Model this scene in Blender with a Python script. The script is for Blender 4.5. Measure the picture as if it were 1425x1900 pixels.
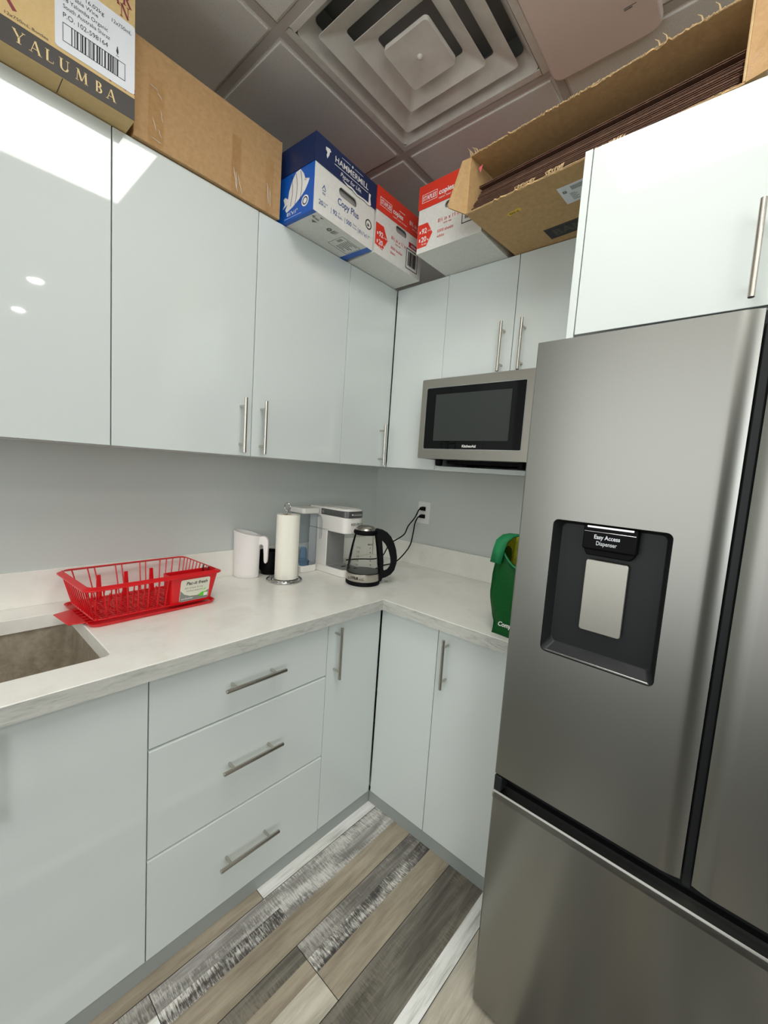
import bpy, bmesh, math, random
from mathutils import Vector, Matrix
random.seed(7)
for o in list(bpy.data.objects): bpy.data.objects.remove(o)
SC = bpy.context.scene
COL = SC.collection
R = math.radians

# ------------------------------------------------------------------ camera, world, exposure
CEIL = 2.72
cam = bpy.data.cameras.new('camera'); cam_ob = bpy.data.objects.new('camera', cam); COL.objects.link(cam_ob)
yaw, pitch, roll = R(41.1986), R(-5.6644), R(3.9048)
d = Vector((math.cos(yaw)*math.cos(pitch), math.sin(yaw)*math.cos(pitch), math.sin(pitch)))
rt = d.cross(Vector((0,0,1))).normalized(); up = rt.cross(d)
r2 = math.cos(roll)*rt + math.sin(roll)*up; u2 = -math.sin(roll)*rt + math.cos(roll)*up
M = Matrix((r2, u2, -d)).transposed().to_4x4(); M.translation = Vector((-1.8662, -1.6845, 1.4261))
cam_ob.matrix_world = M
cam.sensor_fit = 'VERTICAL'; cam.sensor_height = 24.0; cam.lens = 771.94/1900*24.0
cam.clip_start = 0.02
SC.camera = cam_ob
W = bpy.data.worlds.new('world'); SC.world = W; W.use_nodes = True
W.node_tree.nodes['Background'].inputs[0].default_value = (0.8,0.85,0.9,1)
W.node_tree.nodes['Background'].inputs[1].default_value = 0.3
vs = SC.view_settings; vs.view_transform = 'Standard'; vs.look = 'None'; vs.gamma = 1; vs.use_curve_mapping = False
vs.exposure = 1.52
PANEL_POWER = 4.4      # emission strength of the 2x2 ceiling panel
DOWN_POWER = 60      # recessed downlights
BACK_FILL_POWER = 3.1       # unseen panels added over the room behind, as fill
FILL2_POWER = 0.5  # smaller unseen pane added on the back wall
FILL_POWER = 1.8     # big unseen glowing pane added on the side wall, as fill

# ------------------------------------------------------------------ materials
def lin(c):
    return tuple(((v/255)/12.92 if v/255 <= .04045 else (((v/255)+.055)/1.055)**2.4) for v in c)+(1,)
MATS = {}
def mat(name, rgb, rough=.5, metal=0, **k):
    if name in MATS: return MATS[name]
    m = bpy.data.materials.new(name); m.use_nodes = True
    b = m.node_tree.nodes['Principled BSDF']
    b.inputs['Base Color'].default_value = lin(rgb) if max(rgb) > 1 else tuple(rgb)+(1,)
    b.inputs['Roughness'].default_value = rough; b.inputs['Metallic'].default_value = metal
    for kk, v in k.items(): b.inputs[kk.replace('_', ' ')].default_value = v
    MATS[name] = m; return m
def bsdf(m): return m.node_tree.nodes['Principled BSDF']
def node(m, t, **k):
    n = m.node_tree.nodes.new(t)
    for a, v in k.items():
        if a in n.inputs.keys(): n.inputs[a].default_value = v
        else: setattr(n, a, v)
    return n
def link(m, a, b): m.node_tree.links.new(a, b)
def noise(m, scale, detail=4, rough=.6, stretch=(1,1,1), off=(0,0,0), rot=(0,0,0), dist=0):
    tc = node(m, 'ShaderNodeTexCoord'); mp = node(m, 'ShaderNodeMapping')
    mp.inputs['Scale'].default_value = stretch; mp.inputs['Location'].default_value = off; mp.inputs['Rotation'].default_value = rot
    link(m, tc.outputs['Object'], mp.inputs[0])
    n = node(m, 'ShaderNodeTexNoise'); n.inputs['Scale'].default_value = scale; n.inputs['Detail'].default_value = detail
    n.inputs['Roughness'].default_value = rough; n.inputs['Distortion'].default_value = dist
    link(m, mp.outputs[0], n.inputs['Vector']); return n
def ramp(m, src, stops):
    r = node(m, 'ShaderNodeValToRGB'); e = r.color_ramp.elements
    while len(e) < len(stops): e.new(.5)
    for i, (p, c) in enumerate(stops): e[i].position = p; e[i].color = lin(c) if max(c) > 1 else tuple(c)+(1,)
    link(m, src, r.inputs[0]); return r
def bump(m, src, strength=.2, dist=.002):
    b = node(m, 'ShaderNodeBump'); b.inputs['Strength'].default_value = strength; b.inputs['Distance'].default_value = dist
    link(m, src, b.inputs['Height']); link(m, b.outputs[0], bsdf(m).inputs['Normal'])

M_cab = mat('gloss_white_laminate', (214,221,217), .035, Coat_Weight=.0, IOR=1.5)
M_cabin = mat('cabinet_carcass', (205,208,204), .45)
M_kick = mat('plinth_shaded_grey', (152,158,154), .35)  # grey carries the shade under the door fronts in its colour
M_wall = mat('painted_grey_wall', (206,211,206), .75)
n = noise(M_wall, 260, 2); bump(M_wall, n.outputs[0], .08, .001)
M_wall2 = mat('plain_room_wall', (200,200,194), .8)
M_dark = mat('unseen_dark_surface', (58,56,52), .8)
M_ceil = mat('ceiling_tile_mat', (222,217,208), .9)
n = noise(M_ceil, 420, 3, .7); r = ramp(M_ceil, n.outputs[0], [(.3,(202,198,190)),(.6,(230,226,218))]); link(M_ceil, r.outputs[0], bsdf(M_ceil).inputs['Base Color']); bump(M_ceil, n.outputs[0], .25, .002)
M_tbar = mat('ceiling_grid_paint', (190,183,175), .55)
M_diff = mat('diffuser_enamel', (196,190,178), .5)
n = noise(M_diff, 9, 4); r = ramp(M_diff, n.outputs[0], [(.3,(204,200,190)),(.7,(226,222,212))]); link(M_diff, r.outputs[0], bsdf(M_diff).inputs['Base Color'])
M_unit = mat('ceiling_unit_plastic', (224,206,196), .5)
M_steel = mat('brushed_steel', (148,148,142), .29, 1.0, Anisotropic=.7, Anisotropic_Rotation=.25)
M_handle = mat('brushed_nickel', (196,191,182), .27, 1.0)
M_chrome = mat('chrome', (190,190,190), .08, 1.0)
M_black = mat('black_plastic', (10,10,11), .55, Specular_IOR_Level=.12)
M_dkgrey = mat('dark_grey_plastic', (30,33,33), .4, Specular_IOR_Level=.3)
M_gap = mat('black_gasket', (10,11,12), .5)
M_counter = mat('pale_quartz_laminate', (228,226,214), .2)
n = noise(M_counter, 5, 6, .62, (1,1,1)); r = ramp(M_counter, n.outputs[0], [(.28,(228,225,212)),(.5,(242,241,233)),(.72,(236,234,224))]); link(M_counter, r.outputs[0], bsdf(M_counter).inputs['Base Color'])
def edge_mat(name, st):
    m = mat(name, (196,196,186), .45)
    n = noise(m, 9, 9, .78, st, dist=.6); r = ramp(m, n.outputs[0], [(.33,(150,152,146)),(.46,(190,191,183)),(.62,(204,204,195))]); link(m, r.outputs[0], bsdf(m).inputs['Base Color']); return m
M_edgeA = edge_mat('streaked_edge_along_x', (1.2,5,7)); M_edgeB = edge_mat('streaked_edge_along_y', (5,1.2,7))
M_sink = mat('worn_sink_steel', (160,150,132), .5, .4)
n = noise(M_sink, 30, 6, .7); r = ramp(M_sink, n.outputs[0], [(.3,(150,140,122)),(.7,(190,180,162))]); link(M_sink, r.outputs[0], bsdf(M_sink).inputs['Base Color'])
def card_mat(name, c1, c2, sc=60):
    m = mat(name, c1, .8); n = noise(m, sc, 6, .75, (1,1,1)); r = ramp(m, n.outputs[0], [(.3,c1),(.7,c2)]); link(m, r.outputs[0], bsdf(m).inputs['Base Color']); return m
M_card = card_mat('kraft_cardboard', (170,134,90), (190,154,108))
M_card2 = card_mat('brown_cardboard', (178,144,98), (198,164,114))
M_card3 = card_mat('dark_corrugated_sheet', (92,64,50), (118,86,68))
M_cutedge = card_mat('torn_card_edge', (184,156,112), (206,180,136))
M_whitebox = card_mat('white_printed_carton', (216,216,208), (228,228,222))
M_boxbottom = card_mat('white_carton_base', (196,196,186), (216,216,208), 20)
M_navy = mat('navy_ink', (26,44,86), .35); M_blue = mat('blue_ink', (22,92,186), .35)
M_red = mat('red_ink', (222,58,38), .45); M_dkred = mat('dark_red_ink', (160,26,50), .5)
M_bluetxt = mat('blue_lettering', (52,84,140), .5); M_redtxt = mat('red_lettering', (206,72,62), .5)
M_white = mat('white_print', (236,236,232), .5); M_blackink = mat('black_ink', (30,30,32), .55)
M_greyink = mat('grey_ink', (110,112,110), .6)
M_tan = card_mat('tan_printed_card', (206,176,120), (216,188,134)); M_darkband = mat('dark_brown_band', (58,52,46), .55)
M_cream = mat('cream_lettering', (226,200,140), .5); M_maroon = mat('maroon_print', (134,50,58), .6)
M_labelwhite = mat('paper_label', (222,226,230), .5)
M_redplastic = mat('red_plastic', (214,22,30), .28, Subsurface_Weight=.0)
M_whiteplastic = mat('white_plastic', (236,233,226), .3)
M_pitcher = mat('matt_white_plastic', (236,232,228), .4)
M_greyplastic = mat('grey_plastic', (132,132,130), .4)
M_lidgrey = mat('charcoal_metallic_plastic', (98,99,98), .3, .5)
M_paper = mat('quilted_paper', (242,240,226), .9)
n = noise(M_paper, 160, 2, .5, (1,1,.6), rot=(0,0,.5)); bump(M_paper, n.outputs[0], .5, .002)
M_green = mat('green_foil_fabric', (0,84,30), .45, Specular_IOR_Level=.2)
n = noise(M_green, 90, 3); bump(M_green, n.outputs[0], .7, .004)
M_green2 = mat('green_binding', (16,134,78), .6)
M_lime = card_mat('yellow_green_print', (130,140,20), (214,210,60), 50)
M_yellow = mat('yellow_sticker', (226,186,32), .5)
M_pink = mat('pink_tab', (222,96,110), .5)
M_plate = mat('outlet_plate_plastic', (238,240,234), .4)
M_bolt = mat('dark_speck', (40,34,30), .6)
def glassy(name, tint, spec=.14, tr=1.0):
    m = bpy.data.materials.new(name); m.use_nodes = True; nt = m.node_tree; nt.nodes.clear()
    o = nt.nodes.new('ShaderNodeOutputMaterial'); mx = nt.nodes.new('ShaderNodeMixShader'); t = nt.nodes.new('ShaderNodeBsdfTransparent'); g = nt.nodes.new('ShaderNodeBsdfGlossy')
    lw = nt.nodes.new('ShaderNodeLayerWeight'); lw.inputs[0].default_value = spec
    t.inputs[0].default_value = tint+(1,); g.inputs['Roughness'].default_value = .03
    nt.links.new(lw.outputs['Fresnel'], mx.inputs[0]); nt.links.new(t.outputs[0], mx.inputs[1]); nt.links.new(g.outputs[0], mx.inputs[2]); nt.links.new(mx.outputs[0], o.inputs[0])
    return m
M_glass = glassy('clear_glass', (.97,.975,.965)); M_tank = glassy('clear_tank_plastic', (.90,.92,.94), .12)
M_tape = glassy('clear_tape', (.95,.93,.89), .12)
M_bluewater = glassy('blue_tinted_plastic', (.66,.80,.94), .1)
def emit(name, col, s):
    m = bpy.data.materials.new(name); m.use_nodes = True; nt = m.node_tree; nt.nodes.clear()
    o = nt.nodes.new('ShaderNodeOutputMaterial'); e = nt.nodes.new('ShaderNodeEmission'); e.inputs[0].default_value = col+(1,); e.inputs[1].default_value = s
    nt.links.new(e.outputs[0], o.inputs[0]); return m
M_panel = emit('led_panel_glow', (1,.985,.95), PANEL_POWER); M_down = emit('downlight_glow', (1,.97,.92), DOWN_POWER)
M_backfill = emit('back_fill_glow', (1,.98,.94), BACK_FILL_POWER)
# steel: fine horizontal brushing
n = noise(M_steel, 60, 3, .7, (.3,.3,30)); bump(M_steel, n.outputs[0], .02, .0003)

# ------------------------------------------------------------------ geometry helpers
class Face:
    def __init__(s, O, X, Y): s.O = Vector(O); s.X = Vector(X).normalized(); s.Y = Vector(Y).normalized(); s.N = s.X.cross(s.Y)
    def p(s, x, y, h=0): return s.O + s.X*x + s.Y*y + s.N*h
class MB:
    def __init__(s): s.v = []; s.f = []; s.mi = []; s.m = 0
    def add(s, vs_, fs):
        b = len(s.v); s.v += [Vector(v) for v in vs_]; s.f += [tuple(i+b for i in f) for f in fs]; s.mi += [s.m]*len(fs); return s
    def box(s, x0, x1, y0, y1, z0, z1):
        vv = [(x,y,z) for z in (z0,z1) for y in (y0,y1) for x in (x0,x1)]
        return s.add(vv, [(0,2,3,1),(4,5,7,6),(0,1,5,4),(2,6,7,3),(0,4,6,2),(1,3,7,5)])
    def poly(s, F, pts, h0=0, h1=.0006):
        a = sum(pts[i][0]*pts[(i+1)%len(pts)][1]-pts[(i+1)%len(pts)][0]*pts[i][1] for i in range(len(pts)))
        if a < 0: pts = pts[::-1]
        n = len(pts); vv = [F.p(x,y,h0) for x,y in pts]+[F.p(x,y,h1) for x,y in pts]
        return s.add(vv, [tuple(range(n))[::-1], tuple(range(n,2*n))]+[(i,(i+1)%n,n+(i+1)%n,n+i) for i in range(n)])
    def rect(s, F, x0, x1, y0, y1, h0=0, h1=.0006): return s.poly(F, [(x0,y0),(x1,y0),(x1,y1),(x0,y1)], h0, h1)
    def ring(s, F, x0, x1, y0, y1, w, h0=0, h1=.0006):
        s.rect(F,x0,x1,y0,y0+w,h0,h1); s.rect(F,x0,x1,y1-w,y1,h0,h1); s.rect(F,x0,x0+w,y0+w,y1-w,h0,h1); return s.rect(F,x1-w,x1,y0+w,y1-w,h0,h1)
    def circ(s, F, cx, cy, r0, r1, n=28, h0=0, h1=.0006):
        if r0 <= 0: return s.poly(F, [(cx+r1*math.cos(2*math.pi*i/n), cy+r1*math.sin(2*math.pi*i/n)) for i in range(n)], h0, h1)
        P = [(r*math.cos(2*math.pi*i/n)+cx, r*math.sin(2*math.pi*i/n)+cy) for r in (r0,r1) for i in range(n)]
        vv = [F.p(x,y,h1) for x,y in P]+[F.p(x,y,h0) for x,y in P]
        fs = []
        for i in range(n):
            j = (i+1)%n; fs += [(i,n+i,n+j,j),(n+i,3*n+i,3*n+j,n+j),(i,j,2*n+j,2*n+i)]
        return s.add(vv, fs)
    def text(s, F, st, size, x, y, align='LEFT', bold=0, h0=.0003, h1=.0008, sx=1, shear=0, w=None):
        c = bpy.data.curves.new('t', 'FONT'); c.body = st; c.size = size; c.align_x = align; c.offset = bold*size; c.shear = shear
        c.extrude = 0; c.resolution_u = 3
        o = bpy.data.objects.new('t', c); COL.objects.link(o); dg = bpy.context.evaluated_depsgraph_get()
        me = bpy.data.meshes.new_from_object(o.evaluated_get(dg))
        if w and me.vertices:
            xs = [v.co.x for v in me.vertices]; sx = w/(max(xs)-min(xs)); x -= min(xs)*sx if align == 'LEFT' else 0
        s.add([F.p(x+v.co.x*sx, y+v.co.y, h1) for v in me.vertices], [tuple(p.vertices) for p in me.polygons])
        bpy.data.objects.remove(o); bpy.data.meshes.remove(me); bpy.data.curves.remove(c); return s
    def tube(s, path, r, n=10, closed=False, cap=True):
        P = [Vector(p) for p in path]; rs = r if isinstance(r, (list,tuple)) else [r]*len(P); m = len(P); vv = []
        prev = None
        for i, p in enumerate(P):
            if closed: t = (P[(i+1)%m]-P[i-1]).normalized()
            else: t = (P[min(i+1,m-1)]-P[max(i-1,0)]).normalized()
            if prev is None:
                a = Vector((0,0,1)) if abs(t.z) < .9 else Vector((1,0,0)); u = t.cross(a).normalized()
            else: u = (prev - t*prev.dot(t)).normalized()
            prev = u; w = t.cross(u)
            vv += [p+(u*math.cos(2*math.pi*k/n)+w*math.sin(2*math.pi*k/n))*rs[i] for k in range(n)]
        fs = []
        for i in range(m if closed else m-1):
            j = (i+1)%m
            for k in range(n): l = (k+1)%n; fs.append((i*n+k,i*n+l,j*n+l,j*n+k))
        if not closed and cap: fs += [tuple(range(n))[::-1], tuple((m-1)*n+k for k in range(n))]
        return s.add(vv, fs)
    def lathe(s, prof, c=(0,0), n=48, a=1, b=1, rot=0, tilt=None):
        vv = []; fs = []; m = len(prof)
        for (r, z) in prof:
            for k in range(n):
                t = 2*math.pi*k/n; x, y = r*a*math.cos(t), r*b*math.sin(t)
                X, Y = x*math.cos(rot)-y*math.sin(rot), x*math.sin(rot)+y*math.cos(rot)
                vv.append((c[0]+X, c[1]+Y, z+(tilt(x,y,z) if tilt else 0)))
        for i in range(m-1):
            for k in range(n): l = (k+1)%n; fs.append((i*n+k,i*n+l,(i+1)*n+l,(i+1)*n+k))
        if prof[0][0] > 1e-4: fs.append(tuple(range(n))[::-1])
        if prof[-1][0] > 1e-4: fs.append(tuple((m-1)*n+k for k in range(n)))
        return s.add(vv, fs)
    def build(s, name, mats, parent=None, world=False, smooth=False, bevel=0, seg=2, kind=None, label=None, cat=None, group=None, loc=None):
        me = bpy.data.meshes.new(name)
        off = Vector(loc) if loc else Vector((0,0,0))
        if world and parent: off = parent_loc(parent)
        me.from_pydata([tuple(v-off) for v in s.v], [], s.f); me.update()
        ms = mats if isinstance(mats, (list,tuple)) else [mats]
        for m in ms: me.materials.append(m)
        if len(ms) > 1:
            for p, i in zip(me.polygons, s.mi): p.material_index = i
        bm = bmesh.new(); bm.from_mesh(me); bmesh.ops.remove_doubles(bm, verts=bm.verts, dist=1e-6); bmesh.ops.recalc_face_normals(bm, faces=bm.faces); bm.to_mesh(me); bm.free()
        if smooth:
            for p in me.polygons: p.use_smooth = True
            try: me.set_sharp_from_angle(angle=R(38))
            except Exception: pass
        o = bpy.data.objects.new(name, me); COL.objects.link(o)
        if loc: o.location = loc
        if parent: o.parent = parent
        if bevel:
            b = o.modifiers.new('bevel', 'BEVEL'); b.width = bevel; b.segments = seg; b.limit_method = 'ANGLE'; b.angle_limit = R(40)
            for p in me.polygons: p.use_smooth = True
            try: me.set_sharp_from_angle(angle=R(38))
            except Exception: pass
            wn = o.modifiers.new('wn', 'WEIGHTED_NORMAL'); wn.keep_sharp = True
        if kind: o['kind'] = kind
        if label: o['label'] = label
        if cat: o['category'] = cat
        if group: o['group'] = group
        return o
def parent_loc(o):
    v = Vector((0,0,0))
    while o: v += o.location; o = o.parent
    return v
def thing(name, label, cat, loc, rz=0, group=None):
    o = bpy.data.objects.new(name, None); COL.objects.link(o); o.location = loc; o.rotation_euler = (0,0,rz); o.empty_display_size = .05
    o['label'] = label; o['category'] = cat
    if group: o['group'] = group
    return o
def loops_mb(loops, h0, h1, F=None):
    """prism of a 2D shape with holes: first loop outside, others holes"""
    c = bpy.data.curves.new('c', 'CURVE'); c.dimensions = '2D'; c.fill_mode = 'BOTH'; c.extrude = (h1-h0)/2
    for L in loops:
        sp = c.splines.new('POLY'); sp.points.add(len(L)-1); sp.use_cyclic_u = True
        for p, (x, y) in zip(sp.points, L): p.co = (x,y,0,1)
    o = bpy.data.objects.new('c', c); COL.objects.link(o); dg = bpy.context.evaluated_depsgraph_get()
    me = bpy.data.meshes.new_from_object(o.evaluated_get(dg)); mb = MB()
    F = F or Face((0,0,0),(1,0,0),(0,1,0)); mid = (h0+h1)/2
    mb.add([F.p(v.co.x, v.co.y, mid+v.co.z) for v in me.vertices], [tuple(p.vertices) for p in me.polygons])
    bpy.data.objects.remove(o); bpy.data.meshes.remove(me); bpy.data.curves.remove(c); return mb
def rrect(x0, x1, y0, y1, r, n=6):
    out = []
    for cx, cy, a in ((x1-r,y1-r,0),(x0+r,y1-r,90),(x0+r,y0+r,180),(x1-r,y0+r,270)):
        for i in range(n+1): t = R(a+90*i/n); out.append((cx+r*math.cos(t), cy+r*math.sin(t)))
    return out

# ------------------------------------------------------------------ room shell
def slab(name, x0, x1, y0, y1, z0, z1, m, **k): return MB().box(x0,x1,y0,y1,z0,z1).build(name, m, kind='structure', **k)
WY = .022
slab('wall_left', -4.2, .12, WY, WY+.12, -.02, CEIL+.22, M_wall)
slab('wall_right', 0, .12, -2.35, WY, -.02, CEIL+.22, M_wall)
slab('wall_return', .12, 3.4, -2.35, -2.23, -.02, CEIL+.22, M_wall2)
slab('wall_far', 3.4, 3.52, -6.5, -2.23, -.02, CEIL+.22, M_wall2)
slab('wall_back', -4.2, 3.4, -6.62, -6.5, -.02, CEIL+.22, M_wall2)
slab('wall_side', -4.32, -4.2, -6.5, WY, -.02, CEIL+.22, M_wall2)
# big framed glowing pane, added out of view behind the camera as fill
M_fill = emit('fill_glow', (.93,.97,1), FILL_POWER)
MB().box(-4.199,-4.185,-6.2,-3.5,.75,2.6).build('fill_pane_1', M_fill, kind='structure')
m = MB(); WFm = Face((-4.199,-2.9,.75),(0,-1,0),(0,0,1)); WFm.N = Vector((1,0,0)); m.box(-4.199,-4.15,-6.26,-6.2,.69,2.66); m.box(-4.199,-4.15,-3.5,-3.44,.69,2.66); m.box(-4.199,-4.15,-6.2,-3.5,.69,.75); m.box(-4.199,-4.15,-6.2,-3.5,2.6,2.66)
for y_ in (-5.3,-4.4): m.box(-4.184,-4.15,y_-.025,y_+.025,.75,2.6)
m.build('fill_pane_1', M_wall2, kind='structure')
# unseen dark boards added on the side wall to darken the fridge reflections
MB().box(-4.2,-4.18,-3.4,WY-.001,0,.85).build('reflection_board_2', M_dark, kind='structure')
MB().box(-4.2,-4.17,-3.1,-1.92,0,2.6).build('reflection_board_1', M_dark, kind='structure')
M_fill3 = emit('fill_glow_three', (.97,.98,.98), .74)
MB().box(-4.179,-4.165,-1.88,-.02,.40,2.68).build('fill_pane_3', M_fill3, kind='structure')  # added unseen glowing pane, brightens the fridge reflection and the right-hand units
M_fill2 = emit('fill_glow_two', (.93,.97,1), FILL2_POWER)
MB().box(-4.0,-1.9,-6.499,-6.485,.8,2.6).build('fill_pane_2', M_fill2, kind='structure')  # another added glowing pane out of view, only gives fill light
# ceiling field: the lower room is a plain ceiling, the kitchen corner a suspended grid
slab('ceiling', -4.2, 3.4, -2.30, WY, CEIL+.16, CEIL+.22, M_wall2)
slab('ceiling', -4.2, 3.4, -6.5, -2.285, CEIL+.0015, CEIL+.22, M_wall2)
# tiles + grid (rotated a touch against the walls)
GX, GY, GA = -.4876, -.4538, .0104
def gp(i, j): c, s_ = math.cos(GA), math.sin(GA); a, b = -.61*i, -.61*j; return (GX+c*a-s_*b, GY+s_*a+c*b)
gridF = Face((GX,GY,CEIL), (math.cos(GA),math.sin(GA),0), (math.sin(GA),-math.cos(GA),0))   # N points down
T = .61; hb = .0125
def inside_cell(i, j):
    cx, cy = gp(i+.5, j+.5); return cx > -3.9 and cy > -3.0
skip = {(0,0), (1,1), (2,2), (4,2), (2,4), (4,4)}
tiles = [(i,j) for i in range(-1,6) for j in range(-1,3) if (i,j) not in skip]
for (i,j) in tiles:
    x1 = -i*T-hb; x0 = -(i+1)*T+hb; y0 = j*T+hb; y1 = (j+1)*T-hb
    if i == -1: x1 = min(x1, .45)
    if j == -1: y0 = max(y0, -.44)
    m = MB(); 
    # tegular tile: face drops below the grid flange a little
    m.rect(gridF, x0, x1, y0, y1, -.018, .0)
    m.rect(gridF, x0+.009, x1-.009, y0+.009, y1-.009, -.004, .006)
    m.build('ceiling', M_ceil, kind='structure', bevel=.0015, seg=1)
g = MB()
for i in range(-1,7): g.rect(gridF, -i*T-hb, -i*T+hb, -.5, 3*T+.012, -.012, .0012)
for j in range(0,4): g.rect(gridF, -6*T, .48, j*T-hb, j*T+hb, -.012, .0008)
g.build('trim_1', M_tbar, kind='structure')

# floor: barn-wood planks, each strip a plank with its own grain
def plank_mat(name, cols, sx=1.4, sy=22, cross=False, scale=3.0, off=0):
    m = mat(name, cols[0], .42)
    n = noise(m, scale, 9, .72, (sx,sy,1), (off,off*1.7,0), dist=.35)
    k = len(cols); pos = [.30+.40*i/(k-1) for i in range(k)]
    n5 = noise(m, 2.4, 3, .5, (1.2,5,1), (off*3.1,off,0)); ad = node(m, 'ShaderNodeMath', operation='MULTIPLY_ADD'); link(m, n5.outputs[0], ad.inputs[0]); ad.inputs[1].default_value = .7; link(m, n.outputs[0], ad.inputs[2]); ad2 = node(m, 'ShaderNodeMath', operation='SUBTRACT'); link(m, ad.outputs[0], ad2.inputs[0]); ad2.inputs[1].default_value = .35
    r = ramp(m, ad2.outputs[0], list(zip(pos, cols)))
    col = r.outputs[0]
    if cross:
        n2 = noise(m, 8, 8, .8, (26,3.2,1), (off*2.1,0,0), dist=.5); n3 = noise(m, 2.2, 3, .6, (1,5,1), (off*.7,3,0))
        mx = node(m, 'ShaderNodeMath', operation='MULTIPLY'); link(m, n2.outputs[0], mx.inputs[0]); link(m, n3.outputs[0], mx.inputs[1])
        r3 = ramp(m, mx.outputs[0], [(.235,(0,0,0)),(.33,(.85,.85,.85))])
        mix = node(m, 'ShaderNodeMix', data_type='RGBA'); link(m, r3.outputs[0], mix.inputs[0]); link(m, col, mix.inputs[6]); mix.inputs[7].default_value = lin(cross)
        col = mix.outputs[2]
    link(m, col, bsdf(m).inputs['Base Color'])
    bump(m, n.outputs[0], .12, .001); return m
FM = [plank_mat('plank_white', [(180,180,172),(235,235,228),(250,250,249)], off=1),
      plank_mat('plank_weathered_grey', [(110,108,103),(144,140,134),(189,186,180)], cross=(228,225,218), off=5),
      plank_mat('plank_tan', [(134,122,105),(160,148,129),(180,168,148)], sy=16, off=9),
      plank_mat('plank_charcoal', [(50,46,44),(79,74,69),(120,115,108)], cross=(247,244,235), off=13),
      plank_mat('plank_mottled_grey', [(88,85,79),(124,120,112),(163,158,148)], cross=(192,188,180), off=17),
      plank_mat('plank_dark_brown', [(74,69,61),(100,96,86),(132,127,115)], cross=(134,127,112), off=21),
      plank_mat('plank_pale_tan', [(151,144,129),(184,177,160),(211,204,187)], sy=14, off=25)]
fl = MB(); fF = Face((0,0,0),(1,0,0),(0,1,0))
def strip(y1, y0, x0, x1, k, seam=True): fl.m = k; fl.rect(fF, x0, x1, y0, y1, -.01, 0)
rows = [  # (y top, y bottom, [(x0,x1,kind)...])
 (.0, -.64, [(-1.141,0,0),(-1.95,-1.141,2),(-4.2,-1.95,6)]),
 (-.64,-.70, [(-1.49,0,1),(-2.6,-1.49,4),(-4.2,-2.6,2)]),
 (-.70,-.743,[(-1.12,0,1),(-1.49,-1.12,3),(-2.6,-1.49,0),(-4.2,-2.6,3)]),
 (-.743,-.826,[(-2.1,0,2),(-4.2,-2.1,1)]),
 (-.826,-.876,[(-1.147,0,4),(-2.2,-1.147,5),(-4.2,-2.2,0)]),
 (-.876,-.922,[(-1.147,0,3),(-2.2,-1.147,2),(-4.2,-2.2,3)]),
 (-.922,-1.011,[(-1.147,0,2),(-2.2,-1.147,6),(-4.2,-2.2,4)]),
 (-1.011,-1.148,[(-1.9,0,5),(-4.2,-1.9,2)]),
 (-1.148,-1.196,[(-1.9,0,0),(-4.2,-1.9,5)]),
 (-1.196,-1.38,[(-1.5,0,6),(-4.2,-1.5,1)])]
for y1, y0, L in rows:
    for x0, x1, k in L: strip(y1, y0, x0+.0007, x1-.0007, k)
y = -1.38; kk = 0
while y > -6.5:
    w = random.choice([.09,.185,.05]); x = -4.2; 
    while x < 3.4:
        l = random.uniform(.5,1.3); strip(y, y-w, x, min(x+l,3.4), random.choice((5,5,3,4,2))); x += l  # unseen rows kept to darker planks, to darken the fridge drawer's reflection
    y -= w
fo = fl.build('floor', FM, kind='structure')
fs_ = MB()
for yy in (-.64,-.826,-1.011,-1.196,-1.38): fs_.box(-4.2, 0, yy-.0009, yy+.0009, -.002, .0003)
for x_, y0_, y1_ in ((-1.141,-.64,0),(-1.49,-.826,-.64),(-1.147,-1.011,-.826)): fs_.box(x_-.0009, x_+.0009, y0_, y1_, -.002, .0003)
fs_.build('floor', M_gap, kind='structure')
MB().box(-4.2,-1.98,-6.5,WY-.001,-.0005,.004).build('floor', M_dark, kind='structure')  # dark sheet added over unseen floor to darken the lower fridge reflection
# subfloor
slab('floor', -4.3, 3.5, -6.6, .1, -.05, -.0101, M_dark)

# ------------------------------------------------------------------ lights in the ceiling
def ceiling_panel(cx, cy, w, m, label, rz=GA, dz=0):
    t = thing('ceiling_light', label, 'ceiling light', (cx,cy,CEIL+dz), rz)
    f = MB(); D = Face((0,0,0),(1,0,0),(0,-1,0)); f.ring(D, -w, w, -w, w, .012, -.012, .004); f.rect(D, -w, w, -w, w, -.03, -.012)
    f.build('frame', M_tbar, t)
    e = MB(); e.rect(D, -w+.012, w-.012, -w+.012, w-.012, -.012, -.001); e.build('diffuser', m, t)
    return t
pc = gp(1.5,1.5)
ceiling_panel(pc[0], pc[1], .29, M_panel, 'square lit LED panel in the ceiling grid, mirrored in the glossy cupboard doors')
for (i_, j_, lab) in ((2,2,'right behind the camera'),(4,2,'behind the camera towards the dark board'),(2,4,'farther back in the room'),(4,4,'farthest back near the big fill pane')):
    x, y = gp(i_+.5, j_+.5); ceiling_panel(x, y, .29, M_backfill, 'added unseen fill panel in the ceiling %s' % lab)  # these four panels are added out of view as overhead fill
for (x, y, lab) in ((-1.181,-3.373,'nearer'),(-1.146,-4.436,'farther'),(.796,-4.458,'left-hand'),(2.423,-3.434,'right-hand')):
    t = thing('recessed_downlight', 'small round %s downlight of the plain ceiling behind, mirrored in the wall cupboards' % lab, 'ceiling light', (x,y,CEIL+.001), 0, None)
    D = Face((0,0,0),(1,0,0),(0,-1,0))
    MB().circ(D, 0, 0, .045, .06, 28, 0, .006).build('trim_ring', M_white, t); MB().circ(D, 0, 0, 0, .045, 28, 0, .003).build('lens', M_down, t)

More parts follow.
